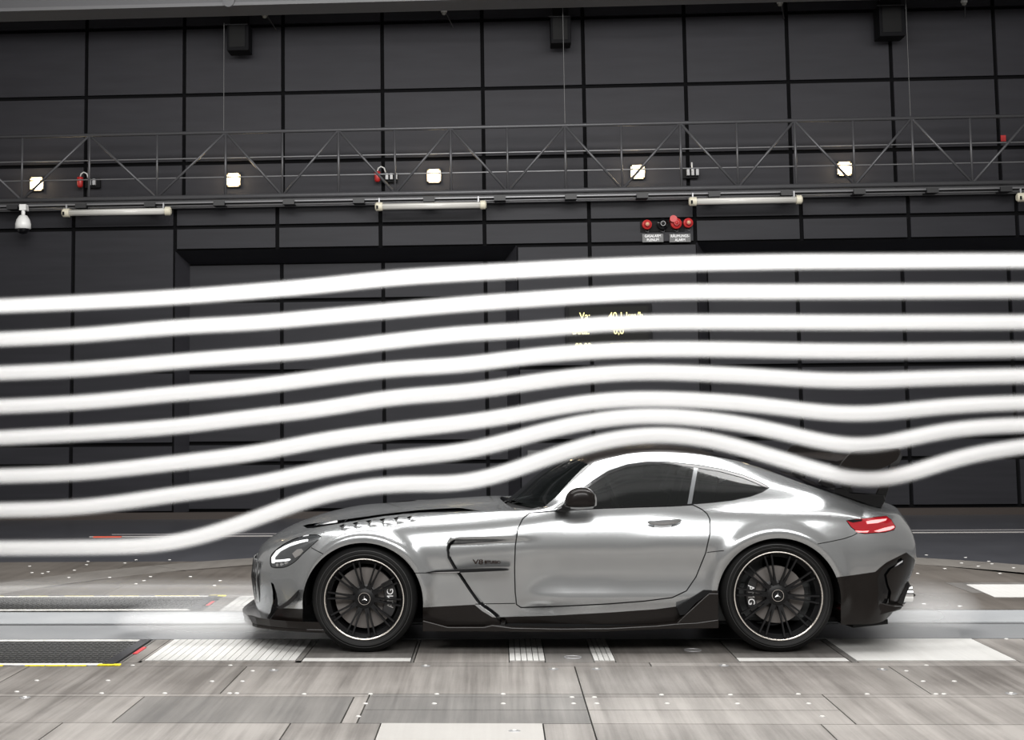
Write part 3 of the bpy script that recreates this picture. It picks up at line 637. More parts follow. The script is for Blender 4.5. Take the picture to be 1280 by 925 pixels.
# regions in (s,t); earlier entries win
REG = []
def reg(name, poly, cls): REG.append((name, [tuple(p) for p in poly], cls))
fa_st, ra_st = st_poly(FA), st_poly(RA)
def ext_down(st):   # carry the opening past the lower edge
    st = list(st); st[0] = (st[1][0], -0.02) if False else (st[0][0], -0.02); st[-1] = (st[-1][0], -0.02); return st
def fix_bottom(st):
    return [(s, -0.03) if t < 0.012 else (s, t) for s, t in st]
reg('front_arch', fix_bottom(fa_st), 'hole'); reg('rear_arch', fix_bottom(ra_st), 'hole')
for c in CUTS: reg('cut', st_poly(c), 'gap')
reg('dwin', st_poly(DWIN), 'door_window'); reg('qwin', st_poly(QWIN), 'quarter_window'); reg('bpil', st_poly(BPIL), 'pillar_trim')
reg('win', st_poly(WIN_OUT), 'window_seal')
reg('head', st_poly(shrink(HEAD, 1.0)), 'headlamp'); reg('headg', st_poly(HEAD), 'gap')
reg('tail', st_poly(shrink(TAIL, .8)), 'tail_lamp'); reg('tailg', st_poly(TAIL), 'gap')
S8 = SK[8]; S11 = SK[11]
# windscreen between pillar edge and centre line, from the cowl to the roof header
t7 = TK[7]
pil = st_poly(dense([(676,637.2),(690,625.5),(700,616.4),(715,602.6),(727,592),(738.6,581.6)], 4, False))
hdr = st_poly(dense([(738.6,581.6),(728,577.4),(718,573.8)], 4, False))
ws = [(S8 + 0.012, TMAX + .02), (S8 + 0.012, t7)] + pil[1:] + hdr[1:] + [(S11 + 0.0, TMAX + .02)]
reg('wiper_tray', [(S8 - 0.05, TMAX + .02), (S8 - 0.05, TK[8]), (S8 - .03, t7 + .06), (S8 + .005, t7 + .01), (S8 + 0.012, t7), (S8 + 0.012, TMAX + .02)], 'cowl')
reg('windscreen', ws, 'windscreen')
re_ = st_poly(dense(ROOF_E, 5, False))
seam = tline((891.3, 570.3))
reg('seam', [(seam[0] - .006, seam[1] + .0), (seam[0] + .006, seam[1]), (seam[0] + .006, TMAX + .02), (seam[0] - .006, TMAX + .02)], 'gap')
ri = [p for p in re_ if p[0] <= seam[0]] + [(seam[0], seam[1])]; rj = [(seam[0], seam[1])] + [p for p in re_ if p[0] > seam[0]]
reg('roof', ri + [(seam[0], TMAX + .02), (S11, TMAX + .02)] + hdr[::-1][:-1], 'roof_panel')
reg('hatch', rj + [(rj[-1][0], TMAX + .02), (seam[0], TMAX + .02)], 'rear_screen')
reg('hvent', st_poly(HVENT), 'bonnet_vent')
for l in LOUVERS: reg('louver', st_poly(l), 'gap')
SG = SK[1] + 0.10
TG1 = TK[4] - 0.02
reg('grille', [(-.02, TK[1] - .02), (SG, TK[1] - .02), (SG + .04, (TK[1] + TK[3]) / 2), (SG - .03, TG1), (-.02, TG1)], 'grille')
zz = np.linspace(.235, .700, 40); xx = np.interp(zz, VZ, VX)
reg('vslot', inv([proj(np.array([x, CARY - .93, z])) for x, z in zip(xx, zz)] + [proj(np.array([x + .010 , CARY - .93, z])) for x, z in zip(xx[::-1], zz[::-1])]), 'vent_slot')
reg('vane', st_poly(VANE), 'air_inlet')
reg('vvent', st_poly(dense([(1097,722),(1101,714),(1105,709),(1118,701.5),(1127,697),(1128.5,704),(1124,706),(1114,711),(1108,719),(1110,730),(1114,740),(1112,752),(1106,761),(1100,763),(1097,750),(1098,736)], 3)), 'valance_vent')
reg('skirt', fix_bottom(st_poly(SKIRT)), 'side_skirt'); reg('diff', fix_bottom(st_poly(DIFF)) , 'rear_valance'); reg('fskirt', fix_bottom(st_poly(FSKIRT)), 'front_valance')
d_out = DOOR; d_in = shrink(DOOR, 1.5)
reg('door', st_poly(d_in), 'door'); reg('doorg', st_poly(d_out), 'gap')
# ---- triangulate
V = []; Ed = []
def addloop(poly, closed=True):
    b = len(V); n = len(poly)
    for p in poly: V.append(Vector((min(max(p[0], -0.05), SMAX + .05), min(max(p[1], -0.05), TMAX + .05))))
    for i in range(n if closed else n - 1): Ed.append((b + i, b + (i + 1) % n))
for nme, poly, cls in REG: addloop(poly)
ns_, nt_ = 190, 64
addloop([(x, 0) for x in np.linspace(0, SMAX, ns_)] + [(SMAX, y) for y in np.linspace(0, TMAX, nt_)[1:]] + [(x, TMAX) for x in np.linspace(SMAX, 0, ns_)[1:]] + [(0, y) for y in np.linspace(TMAX, 0, nt_)[1:-1]])
for i in range(1, ns_ - 1):
    for j in range(1, nt_ - 1):
        V.append(Vector((SMAX * (i + (0.5 if j % 2 else 0) * 0.98) / (ns_ - 1), TMAX * j / (nt_ - 1))))
# extra points round the vent edge, the arch lips
def along(zs, xs, offs):
    px = []
    for z, x in zip(zs, xs):
        for o in offs: px.append(proj(np.array([x + o, CARY - .93, z])))
    return px
zz = np.linspace(.22, .715, 46); xx = np.interp(zz, VZ, VX)
for o_ in (-.004, .002, .007, .0145, .022, .04): addloop(inv(along(zz, xx, (o_,))), False)
for dz in (-.048, -.036, -.024, -.012, .002): addloop(inv([proj(np.array([x, CARY - .93, .722 + dz])) for x in np.linspace(-.30, .15, 40)]), False)
for yy_ in np.linspace(0, 1, 9):
    for p in inv([(420 + 105 * u, 659.5 - 14 * u + (yy_ - .15) * 14) for u in np.linspace(0, 1, 70)]): V.append(Vector(p))
for (cx, cz), r0, xa in ((WF, .385, 0), (WR, .398, 0)):
    for a in np.linspace(-.2, math.pi + .2, 90):
        for p in inv([proj(np.array([cx + r * math.cos(a), CARY - .96, cz + r * math.sin(a)])) for r in (.375, .392, .41, .43, .455, .49) if r >= r0 - .01]): V.append(Vector(p))
res = delaunay_2d_cdt(V, Ed, [], 0, 1e-4)
vv = np.array([(p.x, p.y) for p in res[0]]); tri = np.array([f for f in res[2] if len(f) == 3])
cen = vv[tri].mean(1)
ok = (cen[:, 0] > 0) & (cen[:, 0] < SMAX) & (cen[:, 1] > 0) & (cen[:, 1] < TMAX)
tri = tri[ok]; cen = cen[ok]
def inside(P, poly):
    poly = np.array(poly); r = np.zeros(len(P), bool); n = len(poly); j = n - 1
    for i in range(n):
        xi, yi = poly[i]; xj, yj = poly[j]
        c_ = ((yi > P[:, 1]) != (yj > P[:, 1])) & (P[:, 0] < (xj - xi) * (P[:, 1] - yi) / (yj - yi + 1e-15) + xi); r ^= c_; j = i
    return r
cls_of = np.array(['body_shell'] * len(tri), dtype=object); done = np.zeros(len(tri), bool)
for nme, poly, cl in REG:
    m_ = inside(cen, poly) & ~done; cls_of[m_] = cl; done |= m_
OFF = {'gap': -0.010, 'valance_vent': -0.012, 'door_window': -0.006, 'quarter_window': -0.006, 'window_seal': -0.003, 'pillar_trim': -0.004, 'bonnet_vent': -0.014, 'grille': -0.02, 'air_inlet': -0.02, 'cowl': -0.02, 'headlamp': -0.001, 'tail_lamp': 0.002}
MTL = {'body_shell': SILVER_SHELL, 'door': SILVER_SHELL, 'vent_slot': BLACK_MATT, 'gap': GAP, 'door_window': GLASS, 'quarter_window': GLASS, 'window_seal': BLACK_GLOSS, 'pillar_trim': mat('pillar_grey', (0.12, 0.125, 0.13), .25, .3, coat=.5), 'headlamp': HEAD_IN,
       'tail_lamp': RED_LENS, 'windscreen': GLASS, 'cowl': BLACK_MATT, 'roof_panel': CARBON, 'rear_screen': BLACK_GLOSS, 'bonnet_vent': BLACK_GLOSS, 'grille': BLACK_MATT,
       'air_inlet': BLACK_MATT, 'side_skirt': CARBON, 'rear_valance': CARBON, 'valance_vent': BLACK_GLOSS, 'front_valance': CARBON}
def build_part(name, mask, side, material, off):
    tr = tri[mask]
    if len(tr) == 0: return None
    ids, invx = np.unique(tr, return_inverse=True); invx = invx.reshape(tr.shape)
    s, t = vv[ids, 0], vv[ids, 1]; P = surf(s, t, off); N = snormal(np.clip(s, .008, SMAX - .008), np.clip(t, .0, TMAX))
    cl = t > TMAX - 1e-4; N[cl, 1] = 0
    P[:, 1] = CARY - side * P[:, 1]; N[:, 1] *= -side
    N /= np.linalg.norm(N, axis=1, keepdims=True) + 1e-12
    fn = np.cross(P[invx[:, 1]] - P[invx[:, 0]], P[invx[:, 2]] - P[invx[:, 0]])
    flip = (fn * N[invx[:, 0]]).sum(1) < 0; invx[flip] = invx[flip][:, ::-1]
    me = bpy.data.meshes.new(name); me.from_pydata(P.tolist(), [], invx.tolist()); me.update()
    me.polygons.foreach_set('use_smooth', [True] * len(me.polygons)); me.normals_split_custom_set_from_vertices(N.tolist())
    return carpart(link(name, me, material))
SINGLE = {'body_shell', 'windscreen', 'roof_panel', 'rear_screen', 'cowl', 'grille', 'gap'}
NM = {'gap': 'shut_line'}
def join_objs(a, b):
    """b's geometry appended to a (meshes share the material)"""
    ma, mb = a.data, b.data
    va = [v.co[:] for v in ma.vertices]; vb = [v.co[:] for v in mb.vertices]; n = len(va)
    f = [tuple(p.vertices) for p in ma.polygons] + [tuple(i + n for i in p.vertices) for p in mb.polygons]
    nn = [tuple(x.vector) for x in ma.vertex_normals] + [tuple(x.vector) for x in mb.vertex_normals]
    na = NORM[a.name] + NORM[b.name]
    me = bpy.data.meshes.new(ma.name); me.from_pydata(va + vb, [], f); me.update(); me.materials.append(ma.materials[0])
    me.polygons.foreach_set('use_smooth', [True] * len(me.polygons)); me.normals_split_custom_set_from_vertices(na)
    a.data = me; bpy.data.objects.remove(b)
NORM = {}
_bp = build_part
def build_part(name, mask, side, material, off):
    o = _bp(name, mask, side, material, off)
    if o is None: return None
    tr = tri[mask]; ids = np.unique(tr); s, t = vv[ids, 0], vv[ids, 1]
    N = snormal(np.clip(s, .008, SMAX - .008), t); N[t > TMAX - 1e-4, 1] = 0; N[:, 1] *= -side; N /= np.linalg.norm(N, axis=1, keepdims=True) + 1e-12
    NORM[o.name] = [tuple(x) for x in N]; return o
PARTS = {}
for cl in sorted(set(cls_of)):
    if cl == 'hole': continue
    m_ = cls_of == cl; a = build_part(NM.get(cl, cl), m_, 1, MTL[cl], OFF.get(cl, 0)); b = build_part(NM.get(cl, cl), m_, -1, MTL[cl], OFF.get(cl, 0))
    if cl in SINGLE: join_objs(a, b)
    else: PARTS[cl, -1] = b
    PARTS[cl, 1] = a
    if cl == 'gap': a['kind'] = 'stuff'
lab = {'door': 'silver door with black shut line', 'roof_panel': 'black carbon roof panel'}
for (cl, sd), o in PARTS.items():
    if cl in lab: o['label'] = lab[cl]
def both(fn):
    for sd in (1, -1): fn(sd)
def yv(sd, y): return CARY - sd * y
def px2car(pts, y): return [tuple(uY(p[0], p[1], CARY - y)[[0, 2]]) for p in pts]
# underbody, wheel wells, cabin
ub = MB(); ub.prism([(-1.60, CARY - .5), (-1.35, CARY - .75), (-1.1, CARY - .6), (-.45, CARY - .6), (-.42, CARY - .88), (1.32, CARY - .88), (1.34, CARY - .6), (2.2, CARY - .6), (2.24, CARY - .86), (2.5, CARY - .70),
   (2.5, CARY + .70), (2.24, CARY + .86), (2.2, CARY + .6), (1.34, CARY + .6), (1.32, CARY + .88), (-.42, CARY + .88), (-.45, CARY + .6), (-1.1, CARY + .6), (-1.35, CARY + .75), (-1.60, CARY + .5)], 0.14, 0.17, 'xy')
carpart(ub.obj('underbody', BLACK_MATT))
def well(sd):
    for (cx, cz), x0, x1, R in ((WF, -1.29, -.46, .392), (WR, 1.345, 2.19, .402)):
        mb = MB(); n = 26; a = np.linspace(-.15, math.pi + .15, n)
        v = []
        for y in (.55, .93):
            for q in a: v.append((cx + R * math.cos(q), yv(sd, y), max(.15, cz + .005 + R * math.sin(q))))
        f = [(i, i + 1, n + i + 1, n + i) for i in range(n - 1)]; mb.add(v, f)
        mb.add([(cx + R * math.cos(q), yv(sd, .55), max(.15, cz + R * math.sin(q))) for q in a], [tuple(range(n))])
        carpart(mb.obj('wheel_arch_liner', BLACK_MATT))
both(well)
cb = MB(); cb.box((1.0, CARY, .30), (2.0, 1.66, .25)); cb.box((.20, CARY, .68), (.3, 1.4, .36)); cb.box((1.55, CARY, .55), (.3, 1.60, .5)); carpart(cb.obj('cabin_tub', INTERIOR, bevel=.03))
cb = MB(); cb.prism([(.28, .80), (.42, .93), (.62, .90), (.66, .78), (.5, .6), (.3, .6)], CARY - .70, CARY + .70, 'xz'); carpart(cb.obj('dashboard', INTERIOR, bevel=.02))
def seat(sd):
    mb = MB(); mb.prism([(1.22, .42), (1.30, .45), (1.42, .90), (1.44, 1.02), (1.46, 1.10), (1.41, 1.14), (1.34, 1.10), (1.30, .98), (1.16, .56), (.80, .52), (.78, .44)], yv(sd, .62), yv(sd, .18), 'xz')
    carpart(mb.obj('seat', mat('seat_leather', (0.035, 0.033, 0.032), .5), bevel=.03))
both(seat)
sw = MB(); sw.tube([(.80 - .06 * math.sin(a), CARY - .38 + .18 * math.cos(a), .86 + .17 * math.sin(a)) for a in np.linspace(0, 2 * math.pi, 29)[:-1]], .014, 8, closed=True); sw.tube([(.62, CARY - .38, .82), (.80, CARY - .38, .86)], .03, 8)
carpart(sw.obj('steering_wheel', mat('steering_wheel_grey', (.06, .06, .06), .5), smooth=True))
# ---- surface-mounted pieces
def patch(name, poly_px, off, material, sd=1, th=0.0, parent=None):
    """small part lying on the body surface: outline filled by CDT, lifted by off"""
    st = st_poly(poly_px); n = len(st)
    r = delaunay_2d_cdt([Vector(p) for p in st], [(i, (i + 1) % n) for i in range(n)], [], 1, 1e-5)
    q = np.array([(p.x, p.y) for p in r[0]]); top = surf(q[:, 0], q[:, 1], off); low_ = surf(q[:, 0], q[:, 1], -0.012)
    top[:, 1] = CARY - sd * top[:, 1]; low_[:, 1] = CARY - sd * low_[:, 1]; m = len(q)
    f = [tuple(t) for t in r[2]] + [tuple(i + m for i in t[::-1]) for t in r[2]]
    for e in range(n):
        a, b = e, (e + 1) % n
        if a < m and b < m: f.append((a, b, b + m, a + m))
    o = MB().add(list(top) + list(low_), f).obj(name, material, angle=40)
    return carpart(o) if parent is None else (setattr(o, 'parent', parent), setattr(o, 'matrix_parent_inverse', parent.matrix_parent_inverse.copy()), o)[2]
def child_of(o, parent):
    o.parent = parent; return o          # part meshes share the car frame
def det(sd):
    hl, tl = PARTS['headlamp', sd], PARTS['tail_lamp', sd]
    for pl in (dense([(340.5,704),(340,697),(346,689),(356,683),(368,678),(378,675.5),(385,674.4),(384.5,676.4),(375,678.6),(362,682.8),(350.5,688.8),(343.6,696.5),(342.8,704)], 3), dense([(341,700.2),(352,699.8),(362,698.4),(363.3,699.6),(361,701),(350,702.2),(341.5,702.4)], 3)):
        o = patch('daytime_strip', pl, .004, LAMP_WHITE, sd); child_of(o, hl); o.matrix_parent_inverse = Matrix()
    for x, y in ((347, 706.2), (352.2, 705.5), (357.6, 703.6)):
        o = patch('lamp_element', [(x + 1.7 * math.cos(a), y + 1.9 * math.sin(a)) for a in np.linspace(0, 2 * math.pi, 13)[:-1]], .004, CHROME, sd); child_of(o, hl); o.matrix_parent_inverse = Matrix()
    o = patch('projector_lens', dense([(365.5,692),(371.5,687),(377,686),(379.5,689),(375,694),(369,697.6)], 3), .003, mat('lens_grey', (.32, .31, .30), .2, .5), sd); child_of(o, hl); o.matrix_parent_inverse = Matrix()
    for pl in (dense([(1082.5,652.2),(1090,650.8),(1108,649.0),(1107,651),(1097,654),(1084,655.2)], 3), dense([(1092,664),(1104,660.3),(1116,657.6),(1117.5,659.6),(1112,662.6),(1098,665.2)], 3), dense([(1069,663.3),(1078,664),(1086,663.4),(1084,665.6),(1073,665.6)], 3)):
        o = patch('lamp_strip', pl, .006, LAMP_RED, sd); child_of(o, tl); o.matrix_parent_inverse = Matrix()
    o = patch('lens_dark_corner', dense([(1058.8,651.2),(1068,650),(1078,649.3),(1077,651.6),(1066,653.4)], 3), .004, BLACK_GLOSS, sd); child_of(o, tl); o.matrix_parent_inverse = Matrix()
    # fin in the side vent
    q = px2car([(533,715.2),(545,713.2),(570,712.2),(600,711.0),(625,710.6),(633,711),(636.5,712.2),(630,713.2),(600,714.6),(575,715.6),(550,716.6),(537,716.6)], .955)
    m = MB(); 
    m.prism(q, yv(sd, .915), yv(sd, .968), 'xz'); carpart(m.obj('vent_fin', BLACK_MATT))
    m = MB(); m.prism(px2car([(537,715.8),(550,714.8),(575,714.2),(574,715.4),(550,716.2)], .955), yv(sd, .966), yv(sd, .970), 'xz'); carpart(m.obj('fin_trim', CHROME))
    # canard
    pl = px2car([(374.6,736),(373.5,741.5),(371,747),(364,753.5),(355,758.6),(347.4,756.2),(354,754.3),(362,749),(368.5,742.5)], .86)
    m = MB(); m.prism(pl, yv(sd, .80), yv(sd, .965), 'xz'); carpart(m.obj('canard', BLACK_GLOSS))
both(det)
# door handle and mirror
def handle(sd):
    rec = patch('handle_recess', dense([(807,653.5),(811,648.5),(822,645.6),(838,645),(850,648),(853.6,652.5),(849,657),(836,660.5),(820,660.5),(810,657.5)], 3, True, True), -.004, mat('recess_grey', (.14, .145, .15), .25, .8), sd)
    child_of(rec, PARTS['door', sd]); rec.matrix_parent_inverse = Matrix()
    a = uY(808.5, 653.2, CARY - .93); b = uY(852, 651.0, CARY - .94); 
    m = MB(); n = 16; v = []; f = []
    for k in range(19):
        u = k / 18; e_k = max(.04, math.sin(math.pi * u) ** .55); p = a + (b - a) * u
        for q in range(n):
            w2 = 2 * math.pi * q / n; v.append((p[0], yv(sd, .934 + .018 * e_k + .010 * e_k * math.cos(w2)), p[2] + .002 + .026 * e_k * math.sin(w2)))
    for k in range(18):
        for q in range(n): f.append((k * n + q, k * n + (q + 1) % n, (k + 1) * n + (q + 1) % n, (k + 1) * n + q))
    f += [tuple(range(n)), tuple(18 * n + q for q in range(n))]
    h = m.add(v, f).obj('door_handle', SILVER, smooth=True); h.parent = PARTS['door', sd]
    pl = patch('handle_plate', dense([(818,656.6),(840,655.6),(838.5,660.3),(836,661.4),(820,662),(817.5,660.5)], 3), .006, mat('plate_white', (.75, .76, .77), .25, .2), sd); pl.parent = PARTS['door', sd]; pl.matrix_parent_inverse = Matrix()
both(handle)
def mirror(sd):
    # side-view outline on a plane outside the body, skinned as stacked sections across the car
    out = dense([(705.5,632),(706,624),(709,617),(714,612),(722,609.2),(731,609),(738,611.5),(742.5,617),(744.6,626),(744,631.5),(738,634),(722,634.6),(710,634)], 4, True, True)
    m = MB(); rings = []; ys = [.90, .93, .98, 1.03, 1.07, 1.09, 1.10]; sc_ = [.62, .86, .98, 1.0, .93, .75, .45]
    c0 = np.array([725, 623.0])
    for y, k in zip(ys, sc_):
        rings.append([(q[0], yv(sd, y), q[1]) for q in px2car([c0 + (p - c0) * k for p in out], 1.0)])
    n = len(out); v = [p for r in rings for p in r]; f = []
    for i in range(len(rings) - 1):
        for k in range(n): f.append((i * n + k, i * n + (k + 1) % n, (i + 1) * n + (k + 1) % n, (i + 1) * n + k))
    f += [tuple(range(n)), tuple((len(rings) - 1) * n + k for k in range(n))]
    mo = carpart(m.add(v, f).obj('wing_mirror', CARBON, smooth=True)); mo['label'] = 'black carbon wing mirror'
    g = px2car([(742.8,616),(745,622),(745,631),(743,632)], 1.0)
    o = MB().prism(g, yv(sd, .97), yv(sd, 1.06), 'xz').obj('mirror_glass', CHROME); o.parent = mo
    o = MB().prism(px2car([(712,633),(742,632.2),(740,634.6),(722,636),(713,635)], 1.0), yv(sd, .95), yv(sd, 1.075), 'xz').obj('mirror_underside', SILVER); o.parent = mo
    o = MB().prism(px2car([(693,636.8),(701,633),(707,625),(712,628),(713,636),(706,638.6),(700,638.4)], .9), yv(sd, .83), yv(sd, .96), 'xz').obj('mirror_arm', BLACK_GLOSS, bevel=.006); o.parent = mo
both(mirror)
# badge on the wing
def badge(sd):
    if sd < 0: return
    for body_, px, py, sz, sx_ in (('V8', 597.5, 702.4, .040, 1.5), ('BITURBO', 615.5, 702.6, .024, 1.05)):
        st = inv([(px, py)])[0]; P = near(surf(st[0], st[1], .004))[0]
        carpart(text(body_, sz, tuple(P), mat('badge_dark', (.03, .018, .015), .3, .5), 'badge_lettering', depth=.003, sx=sx_, bold=.0008))
both(badge)
# side skirt blade
def blade(sd):
    top = px2car([(528.5,775),(560,783.5),(605,783.5),(615,781),(640.6,784.4),(700,785.4),(760,785),(820,781.8),(845,779.2),(870,778),(898,774)], .97)
    bot = px2car([(528.5,789),(600,789),(640,789.2),(700,789.6),(760,789),(837,785.8),(898,785)], .97)
    carpart(MB().prism(top + bot[::-1], yv(sd, .90), yv(sd, .985), 'xz').obj('skirt_blade', CARBON, bevel=.004))
    w = px2car([(846,759.5),(879.7,737.6),(898,737.6),(898,741),(886,741.5),(870,753),(856,768),(850,769)], .95)
    carpart(MB().prism(w, yv(sd, .88), yv(sd, .955), 'xz').obj('skirt_kick', BLACK_MATT))
    w = px2car([(857,768),(886,741.5),(898,741.5),(898,780),(845,780)], .97)
    carpart(MB().prism(w, yv(sd, .90), yv(sd, .975), 'xz').obj('skirt_end_plate', CARBON, bevel=.004))
both(blade)
# front splitter with its upturned edge
def loop_off(t, off):
    s = np.array([0.01, SK[1] * .5, SK[1], (SK[1] + SK[2]) / 2, SK[2], (SK[2] + SK[3]) / 2, SK[3], (SK[3] + SK[4]) / 2, SK[4], SK[4] + .12]); P = base(s, np.full(len(s), t)); out = []
    for i in range(len(P)):
        tv = P[min(i + 1, len(P) - 1)] - P[max(i - 1, 0)]; n = np.array([-tv[1], tv[0]]); n /= np.linalg.norm(n); o = off[i] if hasattr(off, '__len__') else off
        out.append((P[i][0] + n[0] * o, P[i][1] + n[1] * o))
    return out
po = loop_off(.02, [.085, .085, .085, .08, .075, .065, .05, .04, .03, .02])
full = [(x, CARY - y) for x, y in po[::-1]] + [(x, CARY + y) for x, y in po]
inner = [(-1.0, CARY + .6), (-1.0, CARY - .6)]
carpart(MB().prism(full + inner, .125, .148, 'xy').obj('front_splitter', CARBON, bevel=.006))
lip = MB(); n = len(full)
v = []; 
for x, y in full:
    k = min(1.0, max(0.0, (abs(y - CARY) - .25) / .3)); hgt = .045 + .0 * k
    v += [(x, y, .148), (x - .012, y, .148 + hgt), (x + .012, y, .148 + hgt), (x + .014, y, .148)]
f = []
for i in range(n - 1):
    for k in range(4): f.append((4 * i + k, 4 * i + (k + 1) % 4, 4 * i + 4 + (k + 1) % 4, 4 * i + 4 + k))
carpart(lip.add(v, f).obj('splitter_lip', CARBON, smooth=False))
def fender_blade(sd):
    # grey-black upright fin at the splitter corner, seen left of the bumper
    pl = px2car([(308,757),(312,752.5),(318,751.5),(326,754),(331,759),(330,768),(324,776),(315,774),(309,768),(307,762)], .62)
    carpart(MB().prism(pl, yv(sd, .600), yv(sd, .615), 'xz').obj('splitter_fin', mat('fin_grey', (.09, .095, .10), .3, .3)))
# grille bars
for k in range(-7, 8):
    y = k * .085
    s_ = abs(y); P = base(np.array([max(.01, SK[1] * s_ / .3), ] ), np.array([TK[2]]))[0]
    m = MB(); m.tube([(P[0] + .020, CARY + y, .26), (P[0] - .004, CARY + y, .42), (P[0] + .012, CARY + y, .55)], .008, 6); o = m.obj('grille_bar', mat('bar_dark', (.05, .05, .05), .2, .8), smooth=True); o.parent = PARTS['grille', 1]
# exhaust tips
def exhaust(sd):
    for y in (.50, .64):
        c = (2.585, yv(sd, y), .325); m = MB()
        for s0, (r, x0, x1) in enumerate(((.055, -.06, .075), (.047, .075, -.02))):
            pass
        prof = [(.047, -.10), (.055, -.06), (.057, .085), (.051, .088), (.048, .05), (.048, -.06)]
        m.lathe(prof, 24, 'x', c); o = m.obj('exhaust_tip', CHROME, smooth=True, angle=50); carpart(o)
        for q in range(0): pass
        i_ = MB().lathe([(0.0, .0), (.048, .0)], 20, 'x', c).obj('exhaust_bore', BLACK_MATT); i_.parent = o; i_.matrix_parent_inverse = o.matrix_parent_inverse.copy() if False else Matrix()
    # gloss black inlet duct pieces round the outlets
    d = px2car([(1096,720),(1104,710),(1118,703),(1127,697),(1128,704),(1120,712),(1112,722),(1108,736),(1104,752),(1100,758),(1096,745)], .80)
    carpart(MB().prism(d, yv(sd, .74), yv(sd, .86), 'xz').obj('valance_duct', BLACK_GLOSS, bevel=.012))
    d = px2car([(1110,724),(1124,716),(1131,728),(1126,740),(1120,758),(1108,762),(1106,745)], .6)
    carpart(MB().prism(d, yv(sd, .40), yv(sd, .74), 'xz').obj('diffuser_block', BLACK_GLOSS, bevel=.012))
both(exhaust)
for y in (-.5, -.3, -.1, .1, .3, .5):
    carpart(MB().prism([(2.2, .15), (2.66, .24), (2.74, .30), (2.70, .33), (2.4, .30), (2.2, .22)], CARY + y - .006, CARY + y + .006, 'xz').obj('diffuser_fin', CARBON))
d = px2car([(1052.5,765),(1094,752),(1118,757),(1131,757),(1118,764),(1077,776),(1052.8,779.6)], .9)
def dlip(sd): carpart(MB().prism(d, yv(sd, .70), yv(sd, .90), 'xz').obj('valance_blade', CARBON, bevel=.006))
both(dlip)
# rear wing: main plane, flap, end plates, pylons, deck lip
def airfoil(x0, z0, chord, ang, th, n=12):
    p = []; ca, sa = math.cos(ang), math.sin(ang)
    for k in range(n + 1):
        u = k / n; y = th * 5 * (.2969 * math.sqrt(u) - .126 * u - .3516 * u * u + .2843 * u ** 3 - .1015 * u ** 4); p.append((u * chord, y * .5 - .04 * chord * math.sin(math.pi * u)))
    for k in range(n - 1, 0, -1):
        u = k / n; y = th * 5 * (.2969 * math.sqrt(u) - .126 * u - .3516 * u * u + .2843 * u ** 3 - .1015 * u ** 4); p.append((u * chord, -y - .04 * chord * math.sin(math.pi * u)))
    return [(x0 + a * ca - b * sa, z0 + a * sa + b * ca) for a, b in p]
wg = empty('rear_wing', (0, 0, 0)); carpart(wg); 
def wpart(mb, name, m, bevel=0.0, smooth=False, angle=None):
    o = mb.obj(name, m, None, smooth, bevel, angle); o.parent = wg; return o
wpart(MB().prism(airfoil(2.16, 1.195, .36, math.radians(2), .05), CARY - .92, CARY + .92, 'xz'), 'main_plane', CARBON, angle=30)
wpart(MB().prism(airfoil(2.46, 1.225, .12, math.radians(18), .015), CARY - .90, CARY + .90, 'xz'), 'wing_flap', CARBON, angle=30)
EP = [(1046.2,586.6),(1052,577.5),(1059,569.5),(1064,565.2),(1075,562.5),(1100,560.5),(1123,560.5),(1124.5,568),(1121,575),(1112,581),(1100,586.8),(1089,588.9),(1070,589),(1052,589)]
def wing_side(sd):
    wpart(MB().prism(px2car(EP, .93), yv(sd, .925), yv(sd, .937), 'xz'), 'end_plate', CARBON, bevel=.002)
    wpart(MB().prism(px2car([(1103,562),(1125,561),(1127,572),(1119,590),(1111,609),(1106,623),(1101,634),(1084,632),(1082,626),(1092,622),(1100,607),(1108,590),(1112,580),(1109,570)], .48), yv(sd, .470), yv(sd, .492), 'xz'), 'pylon', BLACK_GLOSS, bevel=.003)
    wpart(MB().prism(px2car([(1043,573),(1050,578),(1046,594),(1041,606),(1052,613),(1040,613),(1028,607),(1022,603),(1030,592)], .48), yv(sd, .470), yv(sd, .492), 'xz'), 'pylon_brace', BLACK_GLOSS, bevel=.003)
both(wing_side)
dl = px2car([(1036,609.5),(1047,608.5),(1056,614),(1080,615.5),(1099,617.5),(1101,624),(1096,633.5),(1088,632.6),(1060,623.5),(1038,615.5)], .50)
carpart(MB().prism(dl, CARY - .62, CARY + .62, 'xz').obj('boot_spoiler', BLACK_GLOSS, bevel=.006))
